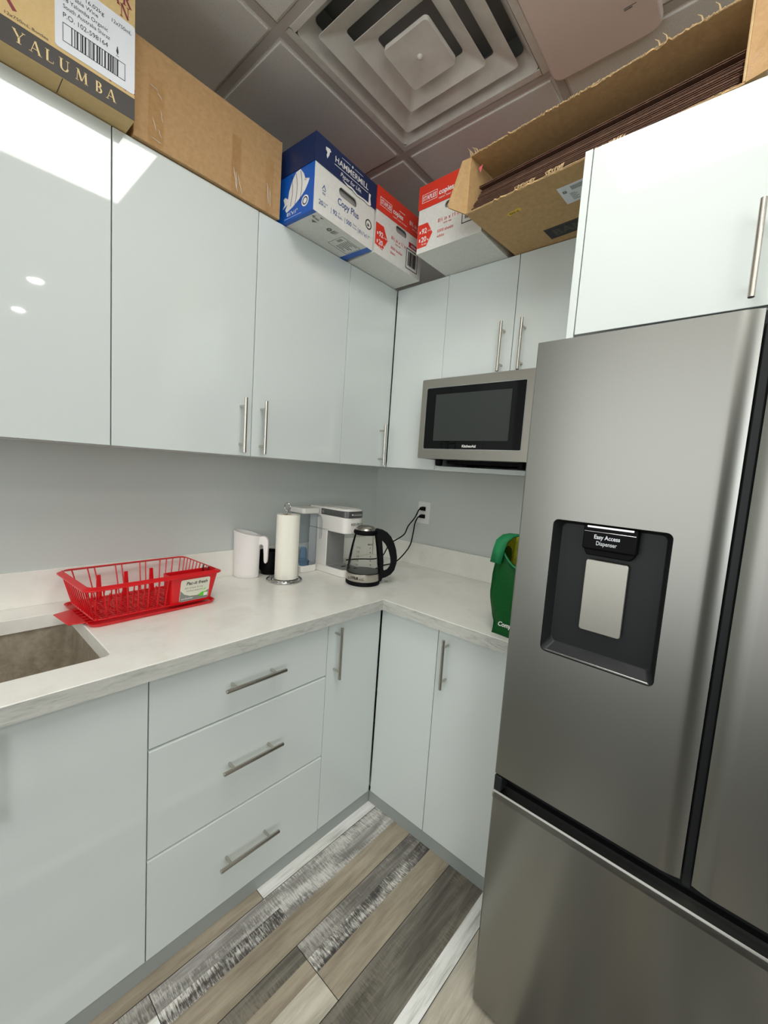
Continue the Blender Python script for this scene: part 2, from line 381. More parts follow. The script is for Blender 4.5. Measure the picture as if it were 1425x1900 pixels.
# air diffuser: nested sloping louvres
t = thing('air_diffuser', 'square stepped ceiling air vent with four nested louvres', 'air vent', (*gp(.5,.5), CEIL), GA)
def frustum(mb, a, b, z0, z1, th=.002, r=.012):
    # square lampshade ring: half width a at z0 (low edge) rising to half width b at z1
    P0 = rrect(-a,a,-a,a,r,4); P1 = rrect(-b,b,-b,b,min(r,b*.5),4); n = len(P0)
    vv = [(x,y,z0) for x,y in P0]+[(x,y,z1) for x,y in P1]+[(x,y,z0+th) for x,y in P0]+[(x,y,z1+th) for x,y in P1]
    fs = []
    for i in range(n):
        j = (i+1)%n; fs += [(i,j,n+j,n+i),(2*n+i,3*n+i,3*n+j,2*n+j),(i,2*n+i,2*n+j,j),(n+i,n+j,3*n+j,3*n+i)]
    mb.add(vv, fs)
D = Face((0,0,0),(1,0,0),(0,-1,0))
f = MB(); f.ring(D, -.292,.292,-.292,.292,.022,-.002,.003); frustum(f, .271, .234, -.001, .040, .002, .02); f.build('frame', M_diff, t, bevel=.001, seg=1)
for a, b, z0 in ((.223,.164,-.004),(.150,.096,-.012)):
    f = MB(); frustum(f, a, b, z0, z0+.026, .0025); 
    lip = rrect(-a,a,-a,a,.012,4); lo = rrect(-a+.004,a-.004,-a+.004,a-.004,.01,4)
    f.build('louvre', M_diff, t, smooth=False, bevel=.0012, seg=1)
f = MB(); P0 = rrect(-.082,.082,-.082,.082,.014,5); P1 = rrect(-.055,.055,-.055,.055,.01,5); n = len(P0)
f.add([(x,y,-.020) for x,y in P0]+[(x,y,-.016) for x,y in P1]+[(x,y,-.006) for x,y in P0], [(i,(i+1)%n,n+(i+1)%n,n+i) for i in range(n)]+[tuple(range(n,2*n))]+[(i,2*n+i,2*n+(i+1)%n,(i+1)%n) for i in range(n)]+[tuple(range(2*n,3*n))])
f.build('centre_plate', M_diff, t, bevel=.001, seg=1)
MB().lathe([(.009,-.016),(.008,-.021),(.0045,-.024),(.0001,-.0245)], n=20).build('knob', M_diff, t, smooth=True)
f = MB(); f.ring(D,-.27,.27,-.27,.27,.012,-.13,-.046); f.rect(D,-.27,.27,-.27,.27,-.14,-.13); f.build('duct', mat('dusty_duct', (150,152,150), .8), t)

# rounded flat unit beside the diffuser
t = thing('ceiling_unit', 'flat pinkish white ceiling unit with rounded corners beside the air vent', 'ceiling unit', (-.62,-1.208,CEIL), R(1))
f = MB(); P0 = rrect(-.165,.165,-.148,.148,.032,8); f.poly(D, P0, 0, .024); f.build('cover', M_unit, t, bevel=.006, seg=3)
f = MB(); U = Face((0,0,-.0245),(1,0,0),(0,-1,0)); f.rect(U,.05,.052,.07,.10); f.rect(U,.055,.057,.07,.09); f.build('marking', M_greyink, t)

# ------------------------------------------------------------------ cabinets
GAP = .0015
def bar_handle(parent, P0, P1, out, r=.006, inset=.028, stand=.035, lbl=None):
    """bar from P0 to P1 (axis points, already stood off); out = direction away from the door"""
    P0, P1, out = Vector(P0), Vector(P1), Vector(out); a = (P1-P0).normalized(); m = MB()
    m.tube([P0, P0+a*.0006, P1-a*.0006, P1], [r*.88, r, r, r*.88], 18)
    for q in (P0+a*inset, P1-a*inset): m.tube([q-out*(stand-.0005), q], r*.72, 12)
    o = m.build('handle', M_handle, parent, world=True, smooth=True); return o
def front(parent, axis, face, a0, a1, z0, z1, name='door', th=.018, bev=.0012):
    """slab front; axis 'A' = on the left wall (plane y=face), 'B' = on the right wall (plane x=face)"""
    m = MB()
    if axis == 'A': m.box(a0+GAP, a1-GAP, face, face+th, z0+GAP, z1-GAP)
    else: m.box(face, face+th, a0+GAP, a1-GAP, z0+GAP, z1-GAP)
    return m.build(name, M_cab, parent, world=True, bevel=bev, seg=3)
def carcass(parent, axis, face, back, a0, a1, z0, z1, top=True, th=.018, name='body', gap=.003):
    m = MB(); f0 = face+.018+gap
    def b(u0,u1,d0,d1,zz0,zz1):
        if axis == 'A': m.box(u0,u1,d0,d1,zz0,zz1)
        else: m.box(d0,d1,u0,u1,zz0,zz1)
    a0 += .0004; a1 -= .0004
    b(a0,a0+th,f0,back,z0,z1); b(a1-th,a1,f0,back,z0,z1); b(a0+th,a1-th,f0,back,z0,z0+th); b(a0+th,a1-th,back-.006,back,z0+th,z1)
    if top: b(a0+th,a1-th,f0,back-.006,z1-th,z1)
    return m.build(name, M_cabin, parent, world=True)
ZC, TH = .915, .0426; ZU = ZC-TH; ZK = .0527; L = -.60; UF = -.34; ZB, ZT = 1.4427, 2.2636
BW = WY-.002   # back plane of units on the left wall
BX = -.002
# upper units on the left wall
t = thing('wall_cabinet', 'glossy white wall cabinet with one door under the wine carton, farthest left', 'cabinet', (-1.712,UF,ZB))
carcass(t,'A',UF,BW,-1.926,-1.498,ZB,ZT); dr = front(t,'A',UF,-1.926,-1.498,ZB,ZT)
bar_handle(dr, (-1.885,UF-.035,1.455), (-1.885,UF-.035,1.64), (0,-1,0))
t = thing('wall_cabinet', 'glossy white wall cabinet with a pair of doors under the plain brown carton', 'cabinet', (-1.069,UF,ZB))
carcass(t,'A',UF,BW,-1.498,-.6404,ZB,ZT)
dr = front(t,'A',UF,-1.498,-1.0687,ZB,ZT); bar_handle(dr, (-1.1125,UF-.035,1.455), (-1.1125,UF-.035,1.64), (0,-1,0))
dr = front(t,'A',UF,-1.0687,-.6404,ZB,ZT); bar_handle(dr, (-1.034,UF-.035,1.455), (-1.034,UF-.035,1.641), (0,-1,0))
# corner unit
t = thing('corner_wall_cabinet', 'glossy white corner wall cabinet with two narrow doors meeting in the corner', 'cabinet', (UF,UF,ZB))
m = MB(); P = [(-.64,BW),(-.64,UF+.021),(UF+.021,UF+.021),(UF+.021,-.625),(BX,-.625),(BX,BW)]; Fz = Face((0,0,0),(1,0,0),(0,1,0))
m.poly(Fz, P, ZB, ZB+.018); m.poly(Fz, P, ZT-.018, ZT); m.box(-.64,-.622,UF+.021,BW,ZB+.018,ZT-.018); m.box(UF+.021,BX,-.625,-.607,ZB+.018,ZT-.018); m.box(-.622,BX,BW-.006,BW,ZB+.018,ZT-.018); m.box(BX-.006,BX,-.607,BW-.006,ZB+.018,ZT-.018)
m.build('body', M_cabin, t, world=True)
dr = front(t,'A',UF,-.6404,UF-.0005,ZB,ZT); bar_handle(dr, (-.397,UF-.035,1.452), (-.399,UF-.035,1.639), (0,-1,0))
front(t,'B',UF,-.6254,UF-.0025,ZB,ZT)
# niche unit for the microwave
t = thing('wall_cabinet', 'white wall cabinet with two short doors above an open microwave shelf', 'cabinet', (UF,-.947,ZB))
y0, y1, ZN = -1.2680, -.6254, 1.826
m = MB(); m.box(UF+.001,BX,y0,y0+.018,ZB,ZT); m.box(UF+.001,BX,y1-.018,y1,ZB,ZT); m.box(BX-.006,BX,y0+.018,y1-.018,ZB,ZT); m.box(UF+.021,BX-.006,y0+.018,y1-.018,ZT-.018,ZT); m.box(UF+.021,BX-.006,y0+.018,y1-.018,ZN,ZN+.018)
m.build('body', M_cab, t, world=True)
MB().box(UF-.012,BX-.006,y0+.0185,y1-.0185,ZB,ZB+.019).build('shelf', M_cab, t, world=True, bevel=.001)
dr = front(t,'B',UF,-.9371,-.6254,ZN,ZT); bar_handle(dr, (UF-.035,-.9015,1.833), (UF-.035,-.9015,2.017), (-1,0,0))
dr = front(t,'B',UF,-1.2675,-.9371,ZN,ZT); bar_handle(dr, (UF-.035,-.983,1.831), (UF-.035,-.983,2.016), (-1,0,0))
# deep cabinet over the fridge
PX, PZ = -.7115, 1.8098
t = thing('fridge_top_cabinet', 'deep glossy white cabinet above the fridge with a side panel', 'cabinet', (PX,-1.68,PZ))
MB().box(PX+.0005,BX,-1.2868,-1.2684,PZ-.006,ZT).build('side_panel', M_cab, t, world=True, bevel=.001)
carcass(t,'B',PX,BX,-2.09,-1.2868,PZ-.002,ZT)
dr = front(t,'B',PX,-1.6785,-1.2880,PZ,ZT); bar_handle(dr, (PX-.035,-1.637,1.819), (PX-.035,-1.635,2.007), (-1,0,0))
dr = front(t,'B',PX,-2.09,-1.6785,PZ,ZT); bar_handle(dr, (PX-.035,-1.722,1.819), (PX-.035,-1.722,2.007), (-1,0,0))
# base units
l0, l1, l2 = -2.16, -1.4841, -.886
t = thing('sink_cabinet', 'pale grey-white base cabinet under the sink, one wide plain door', 'cabinet', (-1.82,L,0))
carcass(t,'A',L,BW,l0,l1,ZK,ZU-.001,top=False)
dr = front(t,'A',L,-1.822,l1,ZK,ZU-.003); bar_handle(dr, (-1.7785,L-.035,.652), (-1.7785,L-.035,.845), (0,-1,0))
front(t,'A',L,l0,-1.822,ZK,ZU-.003)
t = thing('drawer_cabinet', 'pale base cabinet with three wide drawers next to the sink cabinet', 'cabinet', (-1.185,L,0))
carcass(t,'A',L,BW,l1,l2,ZK,ZU-.001)
for (z0, z1, hz) in ((.6690,ZU-.003,.77),(.3565,.6650,.5175),(ZK,.3525,.2065)):
    m = MB(); m.poly(Face((l1+GAP,L,0),(0,1,0),(0,0,1)), [(0,z0+GAP),(0,z1-.0045),(.006,z1),(.018,z1),(.018,z0+GAP)], 0, l2-l1-2*GAP)
    dr = m.build('drawer', M_cab, t, world=True, bevel=.0007, seg=2); bar_handle(dr, (-1.292,L-.035,hz), (-1.088,L-.035,hz), (0,-1,0), inset=.035)
t = thing('corner_base_cabinet', 'pale corner base cabinet with two plain narrow doors meeting in the corner', 'cabinet', (L,L,0))
m = MB(); P = [(l2+.0005,BW),(l2+.0005,L+.021),(L+.021,L+.021),(L+.021,-.8825),(BX,-.8825),(BX,BW)]
m.poly(Fz, P, ZK, ZK+.018); m.box(l2+.0005,l2+.0185,L+.021,BW,ZK+.018,ZU-.001); m.box(L+.021,BX,-.8825,-.8645,ZK+.018,ZU-.001); m.box(l2+.0185,BX,BW-.006,BW,ZK+.018,ZU-.001); m.box(BX-.006,BX,-.8645,BW-.006,ZK+.018,ZU-.001)
m.build('body', M_cabin, t, world=True)
dr = front(t,'A',L,l2,L-.002,ZK,ZU-.003); bar_handle(dr, (-.8515,L-.035,.655), (-.8515,L-.035,.85), (0,-1,0))
front(t,'B',L,-.883,L-.004,ZK,ZU-.003)
t = thing('base_cabinet', 'pale base cabinet with a handled door between the corner and the fridge', 'cabinet', (L,-1.07,0))
carcass(t,'B',L,BX,-1.262,-.883,ZK,ZU-.001)
dr = front(t,'B',L,-1.262,-.883,ZK,ZU-.003); bar_handle(dr, (L-.035,-.9295,.659), (L-.035,-.9285,.843), (-1,0,0))
# plinth
t = thing('plinth', 'shade-toned grey kick board running round the foot of the base cabinets', 'kick board', (L,L,0))
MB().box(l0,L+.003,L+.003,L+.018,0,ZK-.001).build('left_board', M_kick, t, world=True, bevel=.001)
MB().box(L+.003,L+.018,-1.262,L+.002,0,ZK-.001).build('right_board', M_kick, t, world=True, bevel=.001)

# worktop with the sink cut out
CF = -.634
t = thing('worktop', 'pale L shaped worktop with a streaked front edge and upstand', 'worktop', (CF,CF,ZU))
outer = [(l0,WY-.001),(l0,CF),(CF,CF),(CF,-1.2625),(-.001,-1.2625),(-.001,WY-.001)]
hole = rrect(-2.02,-1.545,-.52,-.10,.018,5)
loops_mb([outer, hole[::-1]], ZU, ZC).build('top', M_counter, t, world=True, bevel=.0015, seg=2)
MB().box(l0,CF-.0012,CF-.0012,CF-.0002,ZU+.0008,ZC-.0015).build('front_edge', M_edgeA, t, world=True)
MB().box(CF-.0012,CF-.0002,-1.2625,CF-.0012,ZU+.0008,ZC-.0015).build('front_edge', M_edgeB, t, world=True)
MB().box(l0,-.0155,.008,WY-.0005,ZC,1.030).build('upstand', M_counter, t, world=True, bevel=.0012)
MB().box(-.015,-.001,-1.2625,.0075,ZC,1.038).build('upstand', M_counter, t, world=True, bevel=.0012)

# sink
t = thing('sink', 'dull stainless steel sink set under the worktop', 'sink', (-1.78,-.31,.70))
m = MB(); zs = [ZU-.0005, ZU-.0006, .705, .690]; rr = [(-2.05,-1.515,-.55,-.07,.02),(-2.032,-1.535,-.532,-.088,.02),(-2.022,-1.545,-.522,-.098,.03),(-1.99,-1.575,-.49,-.13,.03)]
rings = [rrect(*a, 6) for a in rr]; n = len(rings[0]); vv = []
for z_, P in zip(zs, rings): vv += [(x,y,z_) for x,y in P]
fs = [];
for k in range(3):
    for i in range(n): j = (i+1)%n; fs.append((k*n+i,k*n+j,(k+1)*n+j,(k+1)*n+i))
fs.append(tuple(3*n+i for i in range(n))); m.add(vv, fs)
b = m.build('basin', M_sink, t, world=True, smooth=True); so = b.modifiers.new('s','SOLIDIFY'); so.thickness = .0012; so.offset = 0
MB().lathe([(.04,.6905),(.04,.693),(.03,.693),(.028,.691),(.0001,.691)], (-1.78,-.31), 32).build('drain', M_chrome, t, world=True, smooth=True)

# ------------------------------------------------------------------ fridge (local frame: -x out of the doors, -y to the right)
FX, FY = -.898, -1.2735
fr = thing('fridge', 'tall stainless steel french door fridge with a water dispenser and bottom drawer', 'fridge', (FX,FY,0), -math.atan(.0252))
def door_profile(y_left, y_right, round_left, round_right, depth=.07, rr=.022, bev=.034):
    """plan outline; x=0 front; the inner edge rolls back as a pocket grip"""
    pts = []
    def corner(y, s, big):
        out = []
        if big:
            for k in range(9): u = k/8; out.append((.007*u**1.9, y - s*bev*(1-u)))
        else:
            for k in range(6): a = R(90*k/5); out.append((.006-.006*math.cos(a), y - s*.006*(1-math.sin(a))))
        return out
    lft = corner(y_left, 1, round_left); rgt = corner(y_right, -1, round_right)
    # outline from left-back round the front to right-back
    pts = [(depth, y_left)]+lft[::-1]+rgt+[(depth, y_right)]
    return pts
FZ = Face((0,0,0),(1,0,0),(0,1,0))
yl, yc1, yc2, yr = 0, -.3926, -.4110, -.8035
ZT_F, ZBt, ZD = 1.7432, .6776, .6302
dA = MB(); prof = door_profile(yl, yc1, False, True)
# left door with recess for dispenser: build front as pieces round the opening
dy0, dy1, dz0, dz1 = -.309, -.080, 1.034, 1.344
outl = loops_mb([[( -y, z) for y, z in ((yl-.004,ZBt),(yc1+.036,ZBt),(yc1+.036,ZT_F),(yl-.004,ZT_F))], rrect(-dy1,-dy0,dz0,dz1,.012,5)[::-1]], -.02, 0, Face((0,0,0),(0,-1,0),(0,0,1)))
dA = outl
# rolled inner edge and left edge
def vprism(mb, pts, z0, z1): return mb.poly(FZ, pts, z0, z1)
vprism(dA, [(0,yc1+.036)]+[(.007*(k/8)**1.7, yc1+.034-.034*k/8) for k in range(1,9)]+[(.07,yc1),(.07,yc1+.036)], ZBt, ZT_F)
vprism(dA, [(0,yl-.004)]+[(.005-.005*math.cos(R(18*k)), yl-.004+.004*math.sin(R(18*k))) for k in range(1,6)]+[(.07,yl),(.07,yl-.004)], ZBt, ZT_F)
dA.box(.02,.07,yc1+.036,dy0,ZBt,ZT_F); dA.box(.02,.07,dy1,yl-.004,ZBt,ZT_F); dA.box(.02,.07,dy0,dy1,ZBt,dz0); dA.box(.02,.07,dy0,dy1,dz1,ZT_F)
doorA = dA.build('door', M_steel, fr, smooth=True)
# dispenser: tray-like recess
m = MB(); W0 = rrect(-dy1+.0008,-dy0-.0008,dz0+.0008,dz1-.0008,.011,5); W1 = rrect(-dy1+.012,-dy0-.012,dz0+.020,dz1-.008,.012,5); n = len(W0)
DF = Face((0,0,0),(0,-1,0),(0,0,1))   # N = -x (out)
vv = [DF.p(x,y,-.0005) for x,y in W0]+[DF.p(x,y,-.030) for x,y in W1]+[DF.p(x,y,-.037) for x,y in W0]
fs = [(i,(i+1)%n,n+(i+1)%n,n+i) for i in range(n)]+[tuple(n+i for i in range(n))]+[(i,2*n+i,2*n+(i+1)%n,(i+1)%n) for i in range(n)]+[tuple(2*n+i for i in range(n))[::-1]]
m.add(vv, fs); dsp = m.build('dispenser', M_dkgrey, doorA, bevel=.0015)
m = MB(); m.rect(DF, .197-.052, .197+.052, 1.288, 1.3405, -.031, -.004); 
PB = [(.197-.051,1.2895),(.197+.051,1.2895),(.197+.043,1.274),(.197-.043,1.274)]; m.poly(DF, PB, -.031, -.009)
m.build('dispenser_head', M_black, doorA, bevel=.003)
m = MB(); m.rect(DF, .147,.247,1.3260,1.3275,-.005,-.0034); m.rect(DF, .152,.242,1.3345,1.3395,-.005,-.0036); m.build('dispenser_trim', M_chrome, doorA, bevel=.0006)
m = MB(); DT = Face((0,0,0),(0,-1,0),(0,0,1)); m.text(DT, 'Easy Access', .0125, .193, 1.3120, 'CENTER', .02, 0, -.0034, w=.050); m.text(DT, 'Dispenser', .0125, .193, 1.2985, 'CENTER', .004, 0, -.0034, w=.040)
m.build('lettering', M_labelwhite, doorA)
m = MB(); Pp = rrect(.195-.042,.195+.042,1.104,1.264,.006,4); m.poly(DF, Pp, -.027, -.018); pd = m.build('paddle', mat('paddle_steel', (176,174,164), .35, .9), doorA, bevel=.0015)
m = MB(); m.poly(DF, [(.088,dz0+.001),(.302,dz0+.001),(.300,dz0+.006),(.090,dz0+.006)], -.008, -.0005)
m.build('drip_ledge', mat('polished_ledge', (120,122,120), .22, .8), doorA, bevel=.003)
# right door
m = MB(); vprism(m, [(.07,yc2),(.007,yc2)]+[(.007*((8-k)/8)**1.7, yc2-.034*k/8) for k in range(1,9)]+[(0,yr+.006),(.006,yr),(.07,yr)], ZBt, ZT_F)
m.build('door', M_steel, fr, smooth=True)
# drawer with bright top edge
m = MB(); vprism(m, [(.0,-.004),(.003,-.0005),(.07,0),(.07,yr),(.003,yr),(0,yr+.004)], .018, ZD-.004); m.poly(Face((0,0,0),(1,0,0),(0,0,1)), [(0,ZD-.004),(.003,ZD),(.030,ZD-.004),(.030,ZD-.02),(0,ZD-.02)], 0, -yr)
dw = m.build('drawer', M_steel, fr, smooth=True)
MB().box(.0285,.07,yr,0,ZD-.012,ZD+.006).build('grip_pocket', M_gap, dw)
m = MB(); m.box(.001,.04,-.020,0,ZD,ZBt-.006); m.build('end_cap', M_dkgrey, dw, bevel=.004)
# body
m = MB(); m.box(.071,.80,yr+.004,-.004,.05,ZT_F-.012); m.box(.02,.071,yc2+.001,yc1-.001,ZBt-.02,ZT_F-.02); m.build('body', M_dkgrey, fr, bevel=.003)
m = MB(); m.box(.0345,.0705,yc2+.0,yc1-.0,ZBt,ZT_F-.005); m.box(.045,.0705,yr+.01,-.01,ZD+.005,ZBt); m.build('gasket', M_gap, fr)
m = MB(); m.box(.05,.75,yr+.01,-.012,.0,.05); m.build('base_grille', M_black, fr)
for y_ in (-.06, -.74):
    MB().box(.14,.24,y_-.04,y_+.04,ZT_F-.0118,ZT_F+.010).build('hinge_cover', M_dkgrey, fr, bevel=.004)

# ------------------------------------------------------------------ microwave
mx, my0, my1, mz0, mz1 = -.45, -1.096, -.611, 1.4885, 1.809
t = thing('microwave', 'stainless steel microwave with a black glass door on the open shelf', 'microwave', (mx,(my0+my1)/2,ZB+.019))
MB().box(mx+.035,-.03,my0+.003,my1-.003,mz0,mz1-.002).build('body', M_dkgrey, t, world=True, bevel=.003)
MF = Face((mx,my1,mz0),(0,-1,0),(0,0,1)); w = my1-my0; h = mz1-mz0
dm = loops_mb([rrect(0,w,0,h,.005,3), rrect(.027,w-.036,.040,h-.036,.006,4)[::-1]], -.034, 0, MF).build('door', mat('stained_steel', (158,154,146), .3, 1.0), t, world=True, bevel=.001)
m = MB(); m.poly(MF, rrect(.0275,w-.0365,.0405,h-.0365,.005,4), -.03, -.002); m.build('glass', mat('black_glass', (5,6,7), .04, Specular_IOR_Level=.22), dm, world=True)
m = MB(); m.rect(MF, .071, w-.088, .073, h-.063, -.002, -.0016); m.build('window', mat('mesh_window', (56,60,58), .12, Specular_IOR_Level=.25), dm, world=True)
m = MB(); m.text(MF, 'KitchenAid', .0135, .24, .048, 'CENTER', .03, 0, -.0012); m.build('lettering', M_white, dm, world=True)
m = MB(); m.ring(MF, .0255,w-.0345,.0385,h-.0345,.0018,-.001,.0008); m.build('door_trim', M_chrome, dm, world=True)
for (x_, y_) in ((mx+.06,my0+.05),(mx+.06,my1-.07),(-.09,my0+.05),(-.09,my1-.05)):
    MB().lathe([(.014,ZB+.0195),(.016,ZB+.028),(.016,mz0)], (x_,y_), 16).build('foot', M_black, t, world=True)
MB().box(mx+.09,-.10,my0+.02,my1-.09,mz0-.014,mz0).build('base_pan', M_black, t, world=True)

# ------------------------------------------------------------------ cartons on top of the cabinets
Z0 = ZT+.0006
def box_faces(Wd, Dp, H):
    return dict(front=Face((0,0,0),(1,0,0),(0,0,1)), left=Face((0,Dp,0),(0,-1,0),(0,0,1)), right=Face((Wd,0,0),(0,1,0),(0,0,1)), bottom=Face((0,0,0),(1,0,0),(0,-1,0)))
def barcode(m, F, x0, x1, y0, y1, h1=.0007, seed=3):
    rnd = random.Random(seed); x = x0
    while x < x1: w_ = rnd.choice([.001,.0016,.0028])*(x1-x0)/.08; m.rect(F, x, min(x+w_,x1), y0, y1, 0, h1); x += w_+rnd.choice([.0012,.002,.0032])*(x1-x0)/.08
# Paper cartons ---------------------------------------------------
def paper_carton(name, label, loc, rz, Wd, Dp, H, hl, m_body, m_lid, hole=None, group=None):
    t = thing(name, label, 'box', loc, rz, group)
    th = .004
    F = box_faces(Wd, Dp, H)
    if hole: fm = loops_mb([[(0,0),(Wd,0),(Wd,H-.003),(0,H-.003)], rrect(*hole, (hole[3]-hole[2])*.49, 6)[::-1]], -th, 0, F['front'])
    else: fm = MB().rect(F['front'], 0, Wd, 0, H-.003, -th, 0)
    fm.box(0,th,th,Dp,0,H-.003); fm.box(Wd-th,Wd,th,Dp,0,H-.003); fm.box(th,Wd-th,Dp-th,Dp,0,H-.003); fm.box(th,Wd-th,th,Dp-th,0,th)
    body = fm.build('carton_body', m_body, t)
    m = MB(); o = .003; m.box(-o,Wd+o,-o,-.0003,hl,H); m.box(-o,Wd+o,Dp+.0003,Dp+o,hl,H); m.box(-o,-.0003,-.0003,Dp+.0003,hl,H); m.box(Wd+.0003,Wd+o,-.0003,Dp+.0003,hl,H); m.box(-o,Wd+o,-o,Dp+o,H,H+.004)
    lid = m.build('lid', m_lid, t)
    LF = dict(front=Face((0,-o,0),(1,0,0),(0,0,1)), left=Face((-o,Dp,0),(0,-1,0),(0,0,1)))
    MB().box(.012,Wd-.012,.012,Dp-.012,th+.0005,H-.03).build('paper_reams', M_card2 if name == 'x' else mat('wrapped_reams', (150,148,144), .7), t)
    return t, body, lid, F, LF
# navy/blue/white carton
Wh, Dh, Hh = .302, .432, .233
t, body, lid, F, LF = paper_carton('copy_paper_box', 'white and blue paper carton with a navy lid and white fish on its side', (-.967,-.498,Z0), R(3.2), Wh, Dh, Hh, .150, M_whitebox, M_navy, hole=(.112,.205,.104,.132))
m = MB(); m.rect(F['left'], 0, Dh, 0, .2, 0, .0005); m.rect(F['bottom'], 0, .016, -Dh, 0, 0, .0004); m.rect(F['bottom'], Wh-.030, Wh, -Dh, 0, 0, .0004)
m.build('blue_side_print', M_blue, t)
m = MB(); A = F['front']
m.text(A, 'Copy Plus', .031, .108, .072, bold=.015, w=.108); m.text(A, '20', .021, .022, .030, bold=.015, w=.019); m.text(A, 'LB.', .009, .043, .030, bold=.02); m.text(A, '/bond', .008, .043, .040)
m.text(A, '|', .021, .076, .030); m.text(A, '92', .021, .088, .030, bold=.015, w=.019); m.rect(A,.112,.138,.0300,.0305); m.text(A, 'US', .008, .112, .041); m.text(A, 'Bright', .008, .112, .031)
m.text(A, '|', .021, .144, .030); m.text(A, '500', .021, .154, .030, bold=.015, w=.027); m.text(A, 'Sheets', .008, .187, .041); m.text(A, 'Feuilles', .008, .187, .031)
m.text(A, '|', .021, .214, .030); m.text(A, '8\u00bd"x11"', .018, .222, .030, bold=.01, w=.060)
m.rect(A, .036,.050,.078,.080); m.poly(A, [(.034,.082),(.043,.098),(.052,.082),(.049,.082),(.043,.093),(.037,.082)]); m.text(A,'FSC',.009,.036,.066,bold=.02)
m.build('blue_lettering', M_bluetxt, t)
m = MB(); m.circ(A, .272,.082,.0135,.0175); m.poly(A,[(.266,.076),(.268,.086),(.278,.078),(.272,.075)]); m.build('round_stamp', M_blackink, t)
m = MB(); G = LF['front']
m.text(G, 'HAMMERMILL', .0270, .084, .193, bold=.012, w=.172); m.rect(G,.082,.256,.184,.1856,0,.0006); m.rect(G,.115,.158,.2225,.2237,0,.0006); m.rect(G,.180,.225,.2225,.2237,0,.0006); m.circ(G,.169,.223,0,.004,12)
m.text(G, 'Paper for Life.', .0200, .112, .163, bold=.004, shear=.25, w=.108)
m.poly(G, [(.040,.214),(.058,.216),(.064,.210),(.058,.206),(.056,.196),(.048,.182),(.044,.190),(.047,.200),(.040,.206)], 0, .0006)   # torn patch
m.poly(G, [(.120,.158),(.150,.155),(.170,.157),(.200,.150),(.240,.153),(.262,.152),(.262,.186),(.272,.186),(.270,.172),(.276,.150),(.262,.144),(.235,.148),(.200,.144),(.170,.151),(.150,.149)], 0, .0006)
m.build('white_lettering', M_white, t)
m = MB(); S = F['left']; ox = Dh
fish = [(-.160,.046),(-.150,.060),(-.158,.078),(-.148,.082),(-.132,.072),(-.128,.096),(-.114,.124),(-.094,.146),(-.072,.149),(-.055,.130),(-.046,.112),(-.024,.104),(-.030,.092),(-.044,.074),(-.070,.056),(-.104,.040),(-.138,.030),(-.146,.040),(-.134,.056)]
m.poly(S, [(ox+x,y) for x,y in fish], .0005, .001)
m.circ(S, ox-.042,.052-.012,.0130,.0175,24,.0005,.001); m.circ(S, ox-.042,.040,0,.0088,20,.0005,.001); m.text(S,'8\u00bd"x11"',.016,ox-.136,.016,bold=.02,h1=.001); m.text(S,'Plus',.030,ox-.246,.098,bold=.02,h1=.001); m.rect(S,ox-.15,ox-.06,.008,.0088,.0005,.001)
m.build('fish_print', M_white, t)
m = MB()
for x_ in (-.118,-.094,-.070): m.tube([S.p(ox+x_+.010*math.sin(k/6*3.1)*.9-.004*k/6*6*0, .045+(.142-.045)*k/6, .0011) for k in range(7)], .0009, 5)
m.circ(S, ox-.043,.108,.0035,.0046,16,.001,.0014); m.circ(S, ox-.042,.040,.0088,.0130,24,.0005,.00105)
m.build('fish_stripes', M_navy, t)
m = MB(); Bt = F['bottom']
m.poly(Bt,[(.020,-.028),(.030,-.020),(.030,-.034)]); m.poly(Bt,[(.044,-.012),(.058,-.010),(.050,-.018)]); m.poly(Bt,[(.036,-.046),(.058,-.044),(.048,-.058)])
m.text(Bt,'PAK',.014,.030,-.036,bold=.02); m.circ(Bt,.112,-.040,.003,.010,18); m.rect(Bt,.126,.131,-.050,-.028); m.rect(Bt,.134,.138,-.050,-.026); m.rect(Bt,.142,.144,-.046,-.024)
m.ring(Bt,.168,.268,-.105,-.030,.0012)
for k in range(7): m.rect(Bt,.200,.200+random.uniform(.03,.058),-.040-k*.009,-.037-k*.009)
for k in range(4): m.rect(Bt,.176,.190,-.050-k*.006,-.047-k*.006)
m.build('base_printing', M_greyink, t)
